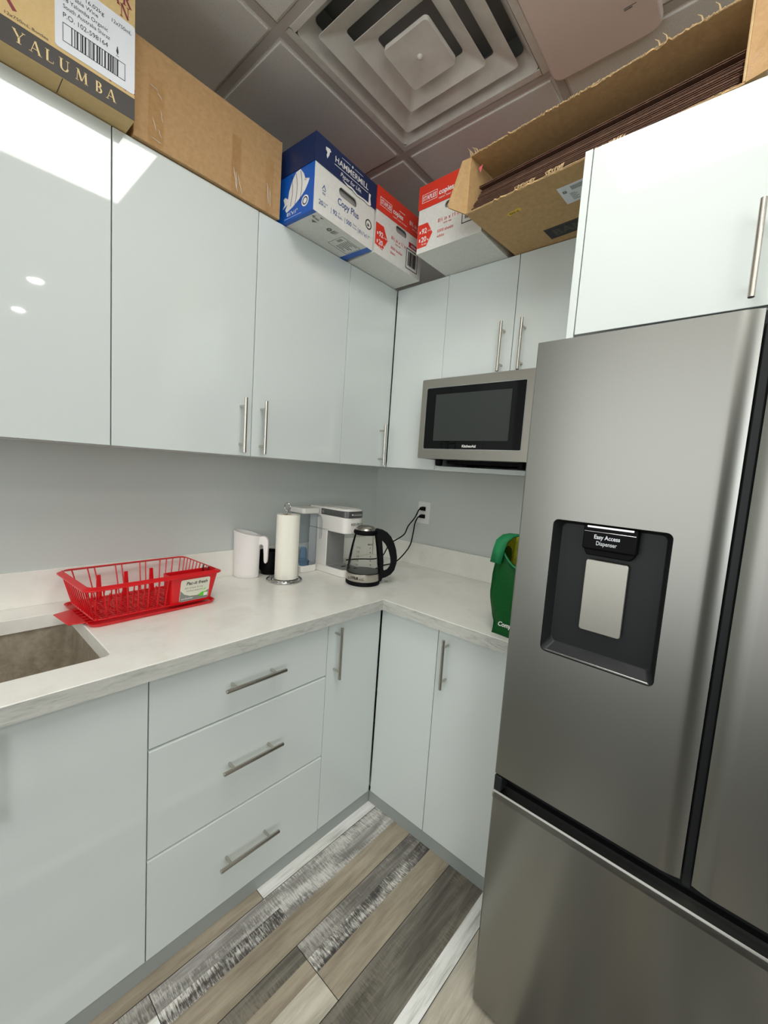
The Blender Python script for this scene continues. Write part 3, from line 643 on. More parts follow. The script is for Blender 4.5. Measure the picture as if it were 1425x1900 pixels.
# red lidded cartons
def staples(label, loc, rz, Wd, Dp, en=True, group='red lidded paper cartons'):
    H = .238; hl = .158
    t, body, lid, F, LF = paper_carton('copy_paper_box', label, loc, rz, Wd, Dp, H, hl, M_whitebox, M_red, hole=(.118,.190,.128,.154), group=group)
    A = F['front']; G = LF['front']
    m = MB(); m.poly(A, [(.001,.020),(.045,.020),(.070,.062),(.045,.104),(.001,.104)] if en else [(.001,.034),(.045,.024),(.072,.070),(.045,.112),(.001,.112)]); m.build('red_badge', M_red, t)
    m = MB(); B = Face(A.O-Vector((0,.0006,0)),A.X,A.Y)
    m.text(B,'92',.026,.020,.068,bold=.02,w=.024); m.text(B,'20',.026,.020,.038,bold=.02,w=.024); m.text(B,'bright',.009,.048,.070); m.text(B,'lb.',.010,.048,.038,bold=.02); m.text(B,'75 g/m',.009,.022,.026,bold=.02); m.rect(B,.010,.015,.071,.080); m.rect(B,.010,.015,.041,.052)
    m.text(G,'STAPLES',.0225,.0185,.185,bold=.02,w=.059); m.ring(G,.014,.082,.178,.208,.0014); m.text(G,'copies',.026,.090,.184,bold=.025,w=.064); m.text(G,'copier, laser & inkjet',.0085,.090,.170,bold=.01,w=.090)
    if not en: m.text(G,'8\u00bd in x 11',.022,.196,.190,bold=.015,w=.088); m.text(G,'letter size',.009,.215,.178); m.rect(G,.128,.165,.209,.2105)
    m.build('white_lettering', M_white, t)
    m = MB(); m.text(A,'8\u00bd in x 11 in',.0185,.092,.088,bold=.012,w=.095); m.text(A,'letter size',.0085,.118,.077,bold=.01); m.text(A,'5000 sheets' if en else '5000 feuilles',.0145,.092,.052,bold=.01); m.text(A,'white' if en else 'blanc',.0145,.092,.034,bold=.01)
    m.build('red_lettering', M_redtxt, t)
    m = MB()
    if not en: m.rect(A,.205,.262,.106,.126,0,.0005); m.build('red_code_bar', M_dkred, t); m = MB(); m.text(A,'143536',.012,.216,.111,bold=.03,h1=.0009); m.build('code_lettering', M_white, t); m = MB()
    bx = (.192,.270,.018,.098) if not en else (.196,.26,.050,.10)
    m.ring(A,*bx,.003); barcode(m,A,bx[0]+.012,bx[1]-.010,bx[2]+.014,bx[3]-.010); m.build('barcode', M_blackink, t)
    return t
staples('red lidded paper carton beside the blue and white one, with a barcode panel', (-.6565,-.4835,Z0), R(.2), .295, .430, en=False)
staples('red lidded paper carton partly hidden by the long open carton', (-.548,-.606,Z0), R(-90), .279, .430, en=True)

# plain brown carton
tx0, tx1, tH = -1.452, -1.000, .247
t = thing('cardboard_box', 'plain brown taped carton between the wine carton and the paper cartons', 'box', ((tx0+tx1)/2,-.352,Z0))
m = MB(); m.box(tx0,tx1,-.352,-.005,Z0,Z0+tH); m.build('carton_body', M_card, t, world=True, bevel=.002)
TF = Face((tx0,-.352,Z0),(1,0,0),(0,0,1))
for (a, b_) in ((.035,.075),(.275,.305),(.395,.425)):
    m = MB(); m.add([TF.p(a,.001,.0006),TF.p(b_,.001,.0006),TF.p(b_,.17,.0006),TF.p(a,.17,.0006)],[(0,1,2,3)]); m.build('tape', M_tape, t, world=True)
m = MB(); rnd = random.Random(4)
for (x_, y_, ln, an) in ((.040,.150,.02,-20),(.058,.140,.016,-50),(.046,.07,.03,-72),(.066,.10,.03,-80),(.042,.020,.03,-5),(.282,.075,.06,-80),(.290,.065,.055,-84),(.298,.06,.05,-76),(.402,.09,.06,-84),(.412,.08,.055,-86),(.060,.05,.02,-60)):
    P = [TF.p(x_+ln*k/4*math.cos(R(an))+rnd.uniform(-.0012,.0012), y_+ln*k/4*math.sin(R(an))+rnd.uniform(-.0012,.0012), .0012) for k in range(5)]
    m.tube(P, [.0003,.0009,.0008,.0009,.0003], 5)
m.build('tape_creases', mat('creased_tape_film', (226,222,212), .18), t, world=True)
m = MB(); m.box(tx1-.0005,tx1+.0012,-.3532,-.345,Z0,Z0+tH); m.build('carton_edge', M_cutedge, t, world=True)

# wine carton
wx1, wH, wW, wy = -1.4650, .335, .372, -.402
t = thing('wine_carton', 'tan and dark brown wine carton with a white barcode label, top left', 'box', (wx1-wW/2,wy,Z0))
m = MB(); m.box(wx1-wW,wx1,wy,-.06,Z0,Z0+wH); m.build('carton_body', M_tan, t, world=True, bevel=.0015)
WF = Face((wx1-wW,wy,Z0),(1,0,0),(0,0,1)); ww = wW
m = MB(); m.rect(WF, 0, ww, .001, .052, 0, .0005); m.build('dark_band', M_darkband, t, world=True)
m = MB(); x_ = ww-.268
# serif capitals drawn as strokes with thick and thin stems
def serif(m, F, ch, x, y, s, h=.0005, h1=.0011):
    th_, tn = .17*s, .055*s
    def st(pts): m.poly(F, [(x+a*s, y+b*s) for a, b in pts], h, h1)
    def bar(x0, y0, x1, y1, w_):
        dx, dy = x1-x0, y1-y0; l = math.hypot(dx,dy); nx, ny = -dy/l*w_/2, dx/l*w_/2; st([(x0-nx,y0-ny),(x1-nx,y1-ny),(x1+nx,y1+ny),(x0+nx,y0+ny)])
    def ser(cx, cy, w_=.26): st([(cx-w_/2,cy-.02),(cx+w_/2,cy-.02),(cx+w_/2,cy+.02),(cx-w_/2,cy+.02)])
    def arc(cx, cy, rx, ry, a0, a1, w0, w1, n_=10):
        P = []; Q = []
        for k in range(n_+1):
            a = R(a0+(a1-a0)*k/n_); u = abs(math.cos(a)); w_ = w1+(w0-w1)*u
            P.append((cx+(rx+w_/2)*math.cos(a), cy+(ry+w_/2)*math.sin(a))); Q.append((cx+(rx-w_/2)*math.cos(a), cy+(ry-w_/2)*math.sin(a)))
        for k in range(n_): st([P[k],P[k+1],Q[k+1],Q[k]])
    K, k_ = .15, .045
    if ch == 'Y': bar(.1,1,.44,.45,K); bar(.78,1,.46,.45,k_); bar(.45,.5,.45,.02,K); ser(.12,1); ser(.78,1); ser(.45,0,.34)
    if ch == 'A': bar(.42,1,.74,.0,K); bar(.40,.98,.1,.0,k_); bar(.2,.33,.62,.33,k_); ser(.1,0); ser(.76,0,.3)
    if ch == 'L': bar(.2,1,.2,0,K); bar(.12,.03,.66,.03,k_*1.2); ser(.2,1,.34); st([(.60,.0),(.66,.0),(.68,.26),(.65,.26)])
    if ch == 'U': bar(.16,1,.16,.32,K); arc(.42,.32,.26,.28,180,360,K,k_*1.2); bar(.68,1,.68,.3,k_); ser(.16,1,.32); ser(.68,1)
    if ch == 'M': bar(.16,1,.10,0,k_); bar(.18,1,.5,.05,K); bar(.5,.05,.80,1,k_); bar(.80,1,.86,0,K); ser(.1,0); ser(.86,0,.32); ser(.16,1,.22); ser(.82,1,.22)
    if ch == 'B': bar(.2,1,.2,0,K); arc(.3,.76,.22,.22,-90,90,K,k_); arc(.32,.27,.26,.25,-90,90,K,k_); bar(.1,.98,.34,.98,k_); bar(.1,.02,.34,.02,k_); bar(.2,.52,.34,.52,k_)
    if ch == 'R': bar(.2,1,.2,0,K); arc(.3,.75,.22,.23,-90,90,K,k_); bar(.1,.98,.34,.98,k_); bar(.2,.52,.34,.52,k_); bar(.4,.5,.72,.0,K); ser(.2,0,.32); ser(.74,0,.2)
    if ch == 'N': bar(.14,1,.14,0,k_); bar(.16,1,.68,.02,K); bar(.68,0,.68,1,k_); ser(.14,0,.24); ser(.12,1,.24); ser(.68,1,.24)
for ch, x_, wl in (('Y',.1375,.028),('A',.1655,.028),('L',.1915,.028),('U',.2170,.030),('M',.2480,.032),('B',.2850,.030),('A',.3090,.028)): serif(m, WF, ch, x_+.001, .016, .0235 if ch != 'M' else .0235)
m.build('gold_lettering', M_cream, t, world=True)
m = MB()
for ch, x_, y_ in (('R',ww-.030,.248),('A',ww-.056,.240),('N',ww-.034,.219),('R',ww-.034,.276),('A',ww-.056,.268)): serif(m, WF, ch, x_, y_, .026)
rnd = random.Random(9)
for (cx, cy) in ((.035,.16),(.06,.13),(.045,.19),(.075,.165),(.115,.20),(.12,.225),(.125,.18)):
    pts = [(ww-.34+cx+(.012+.010*rnd.random())*math.cos(R(a)), cy+(.012+.010*rnd.random())*math.sin(R(a))) for a in range(0,360,20)]
    m.poly(WF, pts, 0, .0005)
m.poly(WF,[(ww-.275,.130),(ww-.268,.130),(ww-.225,.075),(ww-.232,.072)],0,.0005)
for k in range(7):
    cx = ww-.062+k*.0095; pts = [(cx+(.004+.006*rnd.random())*math.cos(R(a)), .068+(.004+.008*rnd.random())*math.sin(R(a))) for a in range(0,360,30)]; m.poly(WF, pts, .0004, .0007)
m.build('maroon_print', M_maroon, t, world=True)
m = MB(); m.text(WF,'12x750mL Bottles',.0085,ww-.245,.058,h1=.0006,w=.072); m.build('small_lettering', M_darkband, t, world=True)
m = MB(); lab = rrect(ww-.161,ww-.0008,.060,.214,.006,4); m.poly(WF, lab, .0005, .0010); m.build('paper_label', M_labelwhite, t, world=True)
m = MB(); LFc = Face(WF.p(ww-.161,.060,.0010), WF.X, WF.Y)
m.ring(LFc,.014,.139,.018,.056,.0011); barcode(m,LFc,.030,.124,.019,.055,.0005,11)
m.text(LFc,'P.O. 102-598164',.0145,.015,.067,h1=.0005,w=.087); m.text(LFc,'South Australia Shiraz',.0122,.015,.086,h1=.0005,w=.091); m.text(LFc,'2018 Yalumba Organic',.0122,.004,.1005,h1=.0005,w=.098); m.text(LFc,'Table Wine',.0122,.030,.115,h1=.0005,w=.052)
m.text(LFc,'16.02kg',.0122,.058,.1285,h1=.0005,w=.036); m.text(LFc,'12x750mL',.0115,.110,.130,h1=.0005,w=.042)
m.poly(LFc,[(.122,.066),(.1195,.073),(.1215,.084),(.1225,.084),(.1245,.073),(.123,.066)],0,.0005); m.rect(LFc,.119,.1255,.0625,.0635,0,.0005)
m.build('label_printing', M_blackink, t, world=True)
# flaps under the carton, with the slot between them
m = MB(); m.rect(Face((wx1-wW,wy,Z0),(1,0,0),(0,-1,0)), 0, .001, 0, .001); 
m = MB(); BFc = Face((wx1-wW,wy,Z0),(1,0,0),(0,-1,0)); m.rect(BFc, ww-.148, ww-.1465, -.06, -.001, 0, .0004); m.build('flap_slot', M_darkband, t, world=True)

# long open carton full of flat sheets
LX, LY, La, Ll, Ld, Lh = -.657, -.889, R(-94.5), .688, .545, .176
t = thing('open_carton', 'long brown carton lying on its side, torn open along the front', 'box', (LX,LY,Z0), La)
# local frame: x runs along the carton (towards the right of the photo), y = into the depth, z up
m = MB(); th = .004
rnd = random.Random(12)
def ragged(n_, x0, x1, amp): return [(x0+(x1-x0)*k/n_, rnd.uniform(-amp,amp)+(amp*2.2*(rnd.random()<.12))) for k in range(n_+1)]
# bottom and top panels with a ragged open edge
def torn_panel(z, n_, amp, ext=0):
    e = ragged(n_, 0, Ll, amp); vv = [(x, -ext-a, z) for x, a in e]+[(x, Ld, z) for x, a in e]+[(x, -ext-a, z+th) for x, a in e]+[(x, Ld, z+th) for x, a in e]; N_ = n_+1; mm = MB(); fs = []
    for k in range(n_):
        fs += [(k,N_+k,N_+k+1,k+1),(2*N_+k,2*N_+k+1,3*N_+k+1,3*N_+k),(k,k+1,2*N_+k+1,2*N_+k),(N_+k,3*N_+k,3*N_+k+1,N_+k+1)]
    fs += [(0,2*N_,3*N_,N_),(n_,N_+n_,3*N_+n_,2*N_+n_)]
    mm.add(vv, fs); return mm
torn_panel(0, 70, .0022).build('bottom_panel', M_card2, t); torn_panel(Lh-th, 110, .003).build('top_panel', M_card2, t)
MB().box(0,th,0,Ld,th,Lh-th).build('end_panel', M_card2, t); MB().box(Ll-th,Ll,0,Ld,th,Lh-th).build('end_panel', M_card2, t)
MB().box(th,Ll-th,Ld-th,Ld,th,Lh-th).build('back_panel', M_card2, t)
# left flap, torn to a taper
m = MB(); Q = [(0,0,.002),(0,0,Lh-.004),(-.010,-.024,Lh-.022),(-.026,-.060,.014),(-.024,-.058,.004)]; nrm = Vector((1,-.4,0)).normalized()*.004
m.add([Vector(q) for q in Q]+[Vector(q)-nrm for q in Q], [(0,1,2,3,4),(9,8,7,6,5)]+[(i,(i+1)%5,5+(i+1)%5,5+i) for i in range(5)]); m.build('flap', M_card2, t)
# right flap, swung open beside the fridge cabinet
m = MB(); Q = [(Ll,0,.002),(Ll,0,Lh+.05),(Ll+.17,-.035,Lh+.06),(Ll+.17,-.035,.004)]; m.add([Vector(q) for q in Q]+[Vector(q)+Vector((0,.004,0)) for q in Q], [(0,1,2,3),(7,6,5,4)]+[(i,(i+1)%4,4+(i+1)%4,4+i) for i in range(4)]); m.build('flap', M_card, t)
m = MB(); m.tube([Vector((Ll-.0005,-.001,z_*.01+.004)) for z_ in range(23)], [.0018+.0008*rnd.random() for _ in range(23)], 5); m.build('torn_edge', M_cutedge, t)
# torn fibres along both long edges
m = MB()
for k in range(150):
    x_ = Ll*k/150; m.tube([(x_,-.001+rnd.uniform(-.002,.001),Lh-.003),(x_+.005,-.002+rnd.uniform(-.0025,.001),Lh-.002+rnd.uniform(-.001,.002))], rnd.uniform(.0009,.0017), 4)
for (x_, hgt) in ((.004,.030),(.010,.018),(.022,.022),(.030,.014),(.52,.016),(.535,.022),(.60,.014),(.63,.02)):
    m.tube([(x_,-.001,Lh-.003),(x_-.003,-.006,Lh+hgt*.4),(x_-.010,-.010,Lh+hgt*.7)], [.0022,.0012,.0004], 5)
m.build('torn_fibres', M_cutedge, t); m = MB()
for (x_, w_) in ((.175,.03),(.215,.016),(.27,.02),(.30,.012),(.385,.05),(.43,.03)):
    for j in range(7): xx = x_+w_*j/6; m.tube([(xx,.002,.003),(xx+rnd.uniform(-.004,.006),-.004,.006+rnd.uniform(0,.005)),(xx+.006,-.002,.010+rnd.uniform(0,.006))], [.0024,.0018,.0005], 5)
for k in range(110): x_ = Ll*k/110; m.tube([(x_,-.0005,.003),(x_+.0065,-.001+rnd.uniform(-.0015,.0015),.003+rnd.uniform(-.0005,.0012))], rnd.uniform(.001,.0018), 4)
m.build('torn_fibres', M_cutedge, t)
# print on the underside (local z=0, facing down): x along, y into depth
UFc = Face((0,0,0),(1,0,0),(0,-1,0))    # N = -z
m = MB(); m.poly(UFc,[(.100,-.080),(.105,-.094),(.148,-.087),(.152,-.078),(.146,-.073)],0,.0006); m.build('yellow_sticker', M_yellow, t)
m = MB(); Y2 = Face((0,0,-.0006),(1,0,0),(0,-1,0)); m.text(Y2,'EXP-8',.010,.110,-.0885,bold=.01,h0=0,h1=.0003,w=.030); m.build('sticker_lettering', M_blackink, t)
m = MB(); m.poly(UFc,[(.268,-.066),(.350,-.068),(.350,-.150),(.266,-.150)],0,.0005); m.build('shipping_label', M_labelwhite, t)
m = MB(); Y3 = Face((0,0,-.0005),(1,0,0),(0,-1,0)); m.ring(Y3,.276,.286,-.098,-.088,.003)
for k in range(6): m.rect(Y3,.290,.304+.006*(k%2),-.108-k*.006,-.106-k*.006,0,.0003)
for k in range(12): m.rect(Y3,.302+.003*k,.3035+.003*k,-.094,-.076,0,.0003)
m.build('label_printing', M_greyink, t)
m = MB(); m.rect(UFc,.150,.36,-.300,-.234,0,.0005); m.build('black_panel', M_blackink, t)
m = MB(); m.ring(Y3,.154,.356,-.296,-.238,.0014,0,.0003); m.text(Y3,'BAN',.052,.170,-.286,bold=.02,h0=0,h1=.0003); m.build('panel_lettering', mat('faded_print', (70,66,58), .6), t)
m = MB(); m.add([Vector(q) for q in ((.014,.03,.150),(.030,.03,.156),(.022,.03,.134))], [(0,1,2)]); m.build('tape_scrap', M_pink, t)
# clear tape hanging over the cupboard door below
m = MB(); m.add([Vector(q) for q in ((Ll+.020,-.062,.006),(Ll+.034,-.064,.004),(Ll+.020,-.066,-.040),(Ll+.006,-.066,-.045),(Ll+.038,-.040,.055),(Ll+.030,-.040,.055))], [(0,1,2,3),(0,5,4,1)]); m.build('loose_tape', M_tape, t)
# the sheets: one built, the rest copied
ca, sa = math.cos(La), math.sin(La)
def lw(x, y): return (LX+x*ca-y*sa, LY+x*sa+y*ca)
m = MB(); SL = .660; SD = .500; m.box(0,SL,0,SD,0,.0012); m.box(0,SL,0,SD,.0042,.0054)
for k in range(110): x_ = k*SL/110; m.add([(x_,.001,.0012),(x_+SL/220,.001,.0042),(x_+SL/220,SD,.0042),(x_,SD,.0012)],[(0,1,2,3)]); m.add([(x_+SL/220,.001,.0042),(x_+SL/110,.001,.0012),(x_+SL/110,SD,.0012),(x_+SL/220,SD,.0042)],[(0,1,2,3)])
sh0 = m.build('cardboard_sheet', M_card3, None, label='flat brown corrugated sheet in the stack inside the long open carton', cat='cardboard sheet', group='corrugated sheets in the open carton')
for k in range(14):
    o = sh0 if k == 0 else sh0.copy()
    if k: COL.objects.link(o)
    lx, ly = .012+rnd.uniform(-.004,.006), .004+k*.0035+rnd.uniform(0,.007); X_, Y_ = lw(lx, ly)
    o.location = (X_, Y_, Z0+th+.0004+k*.0060); o.rotation_euler = (0,0,La+rnd.uniform(-.004,.004))
for k, (ly, hz, tl) in enumerate(((.04,.094,.14),(.07,.118,.10))):
    o = sh0.copy(); COL.objects.link(o); X_, Y_ = lw(.014, ly); o.location = (X_, Y_, Z0+hz); Rm = Matrix.Rotation(La,4,'Z') @ Matrix.Rotation(tl*.0+.09,4,'X'); o.rotation_euler = Rm.to_euler(); o.scale = (1,.86,1)
    o['label'] = 'upper loose corrugated sheet tilted above the stack in the open carton' if k else 'lower loose corrugated sheet tilted above the stack in the open carton'

# ------------------------------------------------------------------ things on the worktop
ZW = ZC+.0004
LAT = Vector((.6587,-.7524,0)); DEP = Vector((.7524,.6587,0))   # a horizontal direction across / away, used to pose handles
# dish rack
RZ = R(3.0); rk = thing('dish_rack', 'red plastic dish drying rack with a cutlery bin and drip tray', 'dish rack', (-1.352,-.165,ZW), RZ)
m = MB(); tr = rrect(-.190,.188,-.130,.128,.025,6)
def tray_out(o=0): return [(x, y) for x, y in rrect(-.190-o,.188+o,-.132-o,.130+o,.025,6)]
m.poly(FZ, tray_out(), 0, .003)
P0 = tray_out(); n = len(P0); P1 = tray_out(.006)
m.add([(x,y,.0005) for x,y in P0]+[(x,y,.010) for x,y in P1]+[(x,y,.010) for x,y in tray_out(.003)]+[(x,y,.003) for x,y in tray_out(-.003)], [(i,(i+1)%n,n+(i+1)%n,n+i) for i in range(n)]+[(n+i,n+(i+1)%n,2*n+(i+1)%n,2*n+i) for i in range(n)]+[(2*n+i,2*n+(i+1)%n,3*n+(i+1)%n,3*n+i) for i in range(n)])
m.poly(FZ, [(-.196,.045),(-.215,.040),(-.243,.028),(-.236,-.088),(-.215,-.092),(-.196,-.098)], .008, .011)
for k in range(6): m.box(-.190,-.150+.004*k,-.09+.026*k,-.084+.026*k,.003,.008)
m.build('drip_tray', M_redplastic, rk, bevel=.001)
rimz = .118
def rimpath(ax, ay, r, z): return [Vector((x, y, z)) for x, y in rrect(-ax,ax,-ay,ay,r,6)]
m = MB(); O1 = rrect(-.212,.212,-.146,.146,.03,6); I1 = rrect(-.196,.196,-.131,.131,.022,6); n = len(O1)
m.add([(x,y,rimz-.004) for x,y in O1]+[(x,y,rimz+.003) for x,y in I1]+[(x,y,rimz-.001) for x,y in I1]+[(x,y,rimz-.008) for x,y in O1], [(i,(i+1)%n,n+(i+1)%n,n+i) for i in range(n)]+[(n+i,n+(i+1)%n,2*n+(i+1)%n,2*n+i) for i in range(n)]+[(2*n+i,2*n+(i+1)%n,3*n+(i+1)%n,3*n+i) for i in range(n)]+[(3*n+i,3*n+(i+1)%n,(i+1)%n,i) for i in range(n)])
m.build('rim', M_redplastic, rk, bevel=.001)
bz = .014
def rib(mb, p, q, r=.0021): mb.tube([p,q], r, 6)
def up(x, y, s): return (x*s, y*s)
m = MB()
bx_, by_ = .176, .112; tx_, ty_ = .200, .136
m.tube([Vector((x,y,bz)) for x,y in rrect(-bx_,bx_,-by_,by_,.02,5)], .003, 6, closed=True)
# front side: single ribs left of the cutlery bin
for u in [-.97,-.82,-.66,-.50,-.34,-.18,-.02,.12]: rib(m, (u*bx_,-by_,bz), (u*tx_,-ty_,rimz))
# back side: pairs of ribs
for u in [-.97,-.84,-.62,-.52,-.20,-.10,.20,.30,.56,.68,.80,.95]: rib(m, (u*bx_,by_,bz), (u*tx_,ty_,rimz))
for v in [-.9+.18*k for k in range(11)]:
    rib(m, (-bx_,v*by_,bz), (-tx_,v*ty_,rimz)); rib(m, (bx_,v*by_,bz), (tx_,v*ty_,rimz))
m.build('basket_sides', M_redplastic, rk)
m = MB()
for k in range(13): y_ = -by_+2*by_*k/12; rib(m, (-bx_,y_,bz), (bx_,y_,bz), .0017)
for k in range(19): x_ = -bx_+2*bx_*k/18; rib(m, (x_,-by_,bz), (x_,by_,bz), .0017)
for k in range(15): x_ = -.165+.0235*k; rib(m, (x_,-.06,bz), (x_+.012,.04,bz+.001), .0017); rib(m, (x_+.012,-.06,bz), (x_,.04,bz+.001), .0017)
m.build('basket_floor', M_redplastic, rk)
m = MB()
for x_ in (-.150,-.115,-.080,-.045,-.010,.025): 
    for y_ in (.055,.015,-.03): m.tube([(x_,y_,bz),(x_+.002,y_,bz+.040),(x_+.003,y_-.003,bz+.052)], [.0024,.0022,.0016], 6)
m.build('plate_prongs', M_redplastic, rk)
for x_ in (-.105,-.022,.062):
    m = MB(); m.add([(x_-.008,.086,bz),(x_+.010,.086,bz),(x_+.007,.092,.098),(x_-.005,.092,.098),(x_-.008,.094,bz),(x_+.010,.094,bz),(x_+.007,.096,.098),(x_-.005,.096,.098)],[(0,1,2,3),(7,6,5,4),(0,4,5,1),(1,5,6,2),(2,6,7,3),(3,7,4,0)])
    m.build('support_tab', M_redplastic, rk, bevel=.001)
# cutlery bin
cx0, cx1, cy0, cy1 = .030, .197, -.139, -.070
m = MB(); T1 = rrect(cx0,cx1,cy0,cy1,.012,4); B1 = rrect(cx0+.008,cx1-.018,cy0+.020,cy1-.004,.010,4); n = len(T1); T2 = rrect(cx0+.003,cx1-.003,cy0+.003,cy1-.003,.010,4); B2 = rrect(cx0+.011,cx1-.021,cy0+.023,cy1-.007,.009,4)
m.add([(x,y,rimz-.001) for x,y in T1]+[(x,y,.012) for x,y in B1]+[(x,y,rimz-.001) for x,y in T2]+[(x,y,.016) for x,y in B2], [(i,(i+1)%n,n+(i+1)%n,n+i) for i in range(n)]+[(2*n+i,2*n+(i+1)%n,3*n+(i+1)%n,3*n+i) for i in range(n)]+[(i,(i+1)%n,2*n+(i+1)%n,2*n+i) for i in range(n)]+[tuple(n+i for i in range(n))[::-1], tuple(3*n+i for i in range(n))])
cb = m.build('cutlery_bin', M_redplastic, rk, bevel=.0008)
# label on the sloping bin front
s_ = Vector((0,-.020,rimz-.013)); s_.normalize(); LFr = Face((cx0+.030,cy0+.020,.012),(1,0,0),s_); LFr.O = Vector((cx0+.033,cy0+.0195,.014))
m = MB(); m.poly(LFr, rrect(0,.102,.008,.088,.006,4), .0006, .0012); m.build('paper_label', mat('cream_label', (222,222,204), .4), cb)
m = MB(); m.poly(LFr, [(.001,.009),(.101,.009),(.101,.040),(.085,.030),(.060,.024),(.035,.026),(.016,.034),(.001,.050)], .0012, .0015); m.build('grey_swoosh', mat('label_grey', (134,140,132), .5), cb)
m = MB(); m.text(LFr,'Pac-it fresh',.0165,.018,.068,bold=.02,h1=.0018,shear=.2); m.build('label_heading', M_blackink, cb)
m = MB(); m.text(LFr,'dish drainer & tray',.0085,.014,.054,h1=.0018); m.text(LFr,'kitchen essential',.0085,.022,.043,h1=.0018); m.build('label_lettering', mat('olive_ink', (120,124,96), .5), cb)
m = MB(); m.poly(LFr,[(.066,.026),(.078,.034),(.092,.034),(.094,.024),(.080,.018),(.068,.020)],.0015,.0019); m.poly(LFr,[(.080,.040),(.090,.049),(.088,.042)],.0012,.0016); m.build('green_mark', mat('label_green', (96,206,52), .5), cb)
m = MB(); m.rect(LFr,.084,.098,.018,.030,.0019,.0022); m.text(LFr,'evriholder',.010,.006,.015,bold=.01,h1=.0019); m.build('white_mark', M_white, cb)
for (x_, an, lab) in ((-1.195,.5,'taller fork'),(-1.182,.9,'shorter spoon')):
    m = MB(); b0 = Vector((x_,-.252,ZW+.022)); e0 = b0+Vector((.018*an,-.004+.01*an,.100+.004*an)); m.tube([b0,(b0+e0)/2,e0], [.0025,.003,.0055], 8)
    if lab == 'taller fork':
        for q in (-.004,0,.004): m.tube([e0+Vector((q,q,-.004)), e0+Vector((q,q,.012))], .0011, 5)
    m.build('fork' if 'fork' in lab else 'spoon', M_chrome, None, loc=tuple(b0), label='steel %s standing in the right end of the red cutlery bin' % lab.split()[1], cat='cutlery', smooth=True)

# white pitcher
pc_ = Vector((-.892,-.040)); ra = math.atan2(LAT.y, LAT.x)
t = thing('pitcher', 'matt white plastic water jug standing left of the paper towels', 'jug', (pc_.x,pc_.y,ZW))
def tilt(x, y, z): return -x*.20*max(0,(z-ZW-.12))/.08
sh = [(.050,0),(.0545,.004),(.0555,.02),(.057,.10),(.058,.160),(.0595,.198)]
prof = [(r,ZW+z) for r,z in sh]+[(.0575,ZW+.1985)]+[(r-.0025,ZW+z) for r,z in sh[::-1][0:4]]+[(.052,ZW+.006),(.0001,ZW+.006)]
m = MB(); m.lathe([(.0001,ZW)]+prof, tuple(pc_), 48, 1, .66, ra, tilt); m.build('body', M_pitcher, t, world=True, smooth=True)
PFc = Face((pc_.x,pc_.y,ZW), LAT, (0,0,1)); 
hl_ = [(.044,.178),(.060,.186),(.074,.188),(.085,.184),(.0935,.172),(.0955,.155),(.0945,.100),(.0935,.072),(.088,.066),(.082,.068),(.0785,.078),(.077,.110),(.074,.145),(.068,.150),(.062,.150),(.054,.140),(.046,.120)]
m = MB(); m.poly(PFc, hl_, -.011, .011); m.build('handle', M_pitcher, t, world=True, bevel=.005, seg=3)

# black mug tucked behind
mc = (-.778,-.045); t = thing('mug', 'black mug half hidden between the white jug and the paper towels', 'mug', (*mc,ZW))
m = MB(); m.lathe([(.0001,ZW),(.034,ZW),(.036,ZW+.006),(.036,ZW+.012),(.044,ZW+.022),(.046,ZW+.05),(.046,ZW+.108),(.043,ZW+.108),(.042,ZW+.02),(.0001,ZW+.016)], mc, 40); m.build('body', M_black, t, world=True, smooth=True)
hd = -LAT; m = MB(); C_ = Vector((*mc,ZW)); m.tube([C_+hd*a+Vector((0,0,b)) for a,b in ((.042,.090),(.058,.088),(.067,.075),(.066,.050),(.056,.034),(.044,.030))], .0055, 8); m.build('handle', M_black, t, world=True, smooth=True)

# paper towel holder and roll
rc = Vector((-.787,-.181)); RC = Vector((rc.x,rc.y,ZW))
t = thing('paper_towel_holder', 'chrome wire paper towel stand with a loop at the top', 'towel holder', tuple(RC))
m = MB(); m.tube([RC+Vector((.0745*math.cos(a),.0745*math.sin(a),.0042)) for a in [2*math.pi*k/48 for k in range(48)]], .0042, 10, closed=True)
m.tube([RC+Vector((.056*math.cos(a),.056*math.sin(a),.0045)) for a in [2*math.pi*k/40 for k in range(40)]], .0028, 8, closed=True)
for a in (.4,2.5,4.6): m.tube([RC+Vector((0,0,.0045)), RC+Vector((.074*math.cos(a),.074*math.sin(a),.0045))], .0028, 8)
m.build('wire_base', M_chrome, t, world=True, smooth=True)
m = MB(); m.tube([RC+Vector((0,0,.006)), RC+Vector((0,0,.315))], .0032, 10)
lp = [RC+LAT*.0125*math.sin(a)+Vector((0,0,.3245-.0165*math.cos(a))) for a in [math.pi*2*k/24 for k in range(24)]]; m.tube(lp, .003, 8, closed=True); m.build('pole', M_chrome, t, world=True, smooth=True)
m = MB(); s0 = RC+LAT*.054+DEP*.02; m.tube([s0+Vector((0,0,.005)), s0+Vector((0,0,.020)), s0+Vector((0,0,.15))], [.0045,.003,.0026], 8); m.build('side_arm', M_chrome, t, world=True, smooth=True)
t = thing('paper_towel_roll', 'roll of quilted white paper towels upright on the chrome stand', 'paper towels', (rc.x,rc.y,ZW+.0095))
z0_, z1_ = ZW+.0095, ZW+.2930
m = MB(); m.lathe([(.020,z0_),(.0425,z0_),(.0435,z0_+.003),(.0437,z1_-.003),(.0425,z1_),(.020,z1_),(.020,z0_)], tuple(rc), 56); m.build('roll', M_paper, t, world=True, smooth=True)
m = MB(); m.lathe([(.0195,z0_+.0005),(.0195,z1_-.0008),(.0183,z1_-.0008),(.0183,z0_+.0005),(.0195,z0_+.0005)], tuple(rc), 32); m.build('core', M_card2, t, world=True, smooth=True)
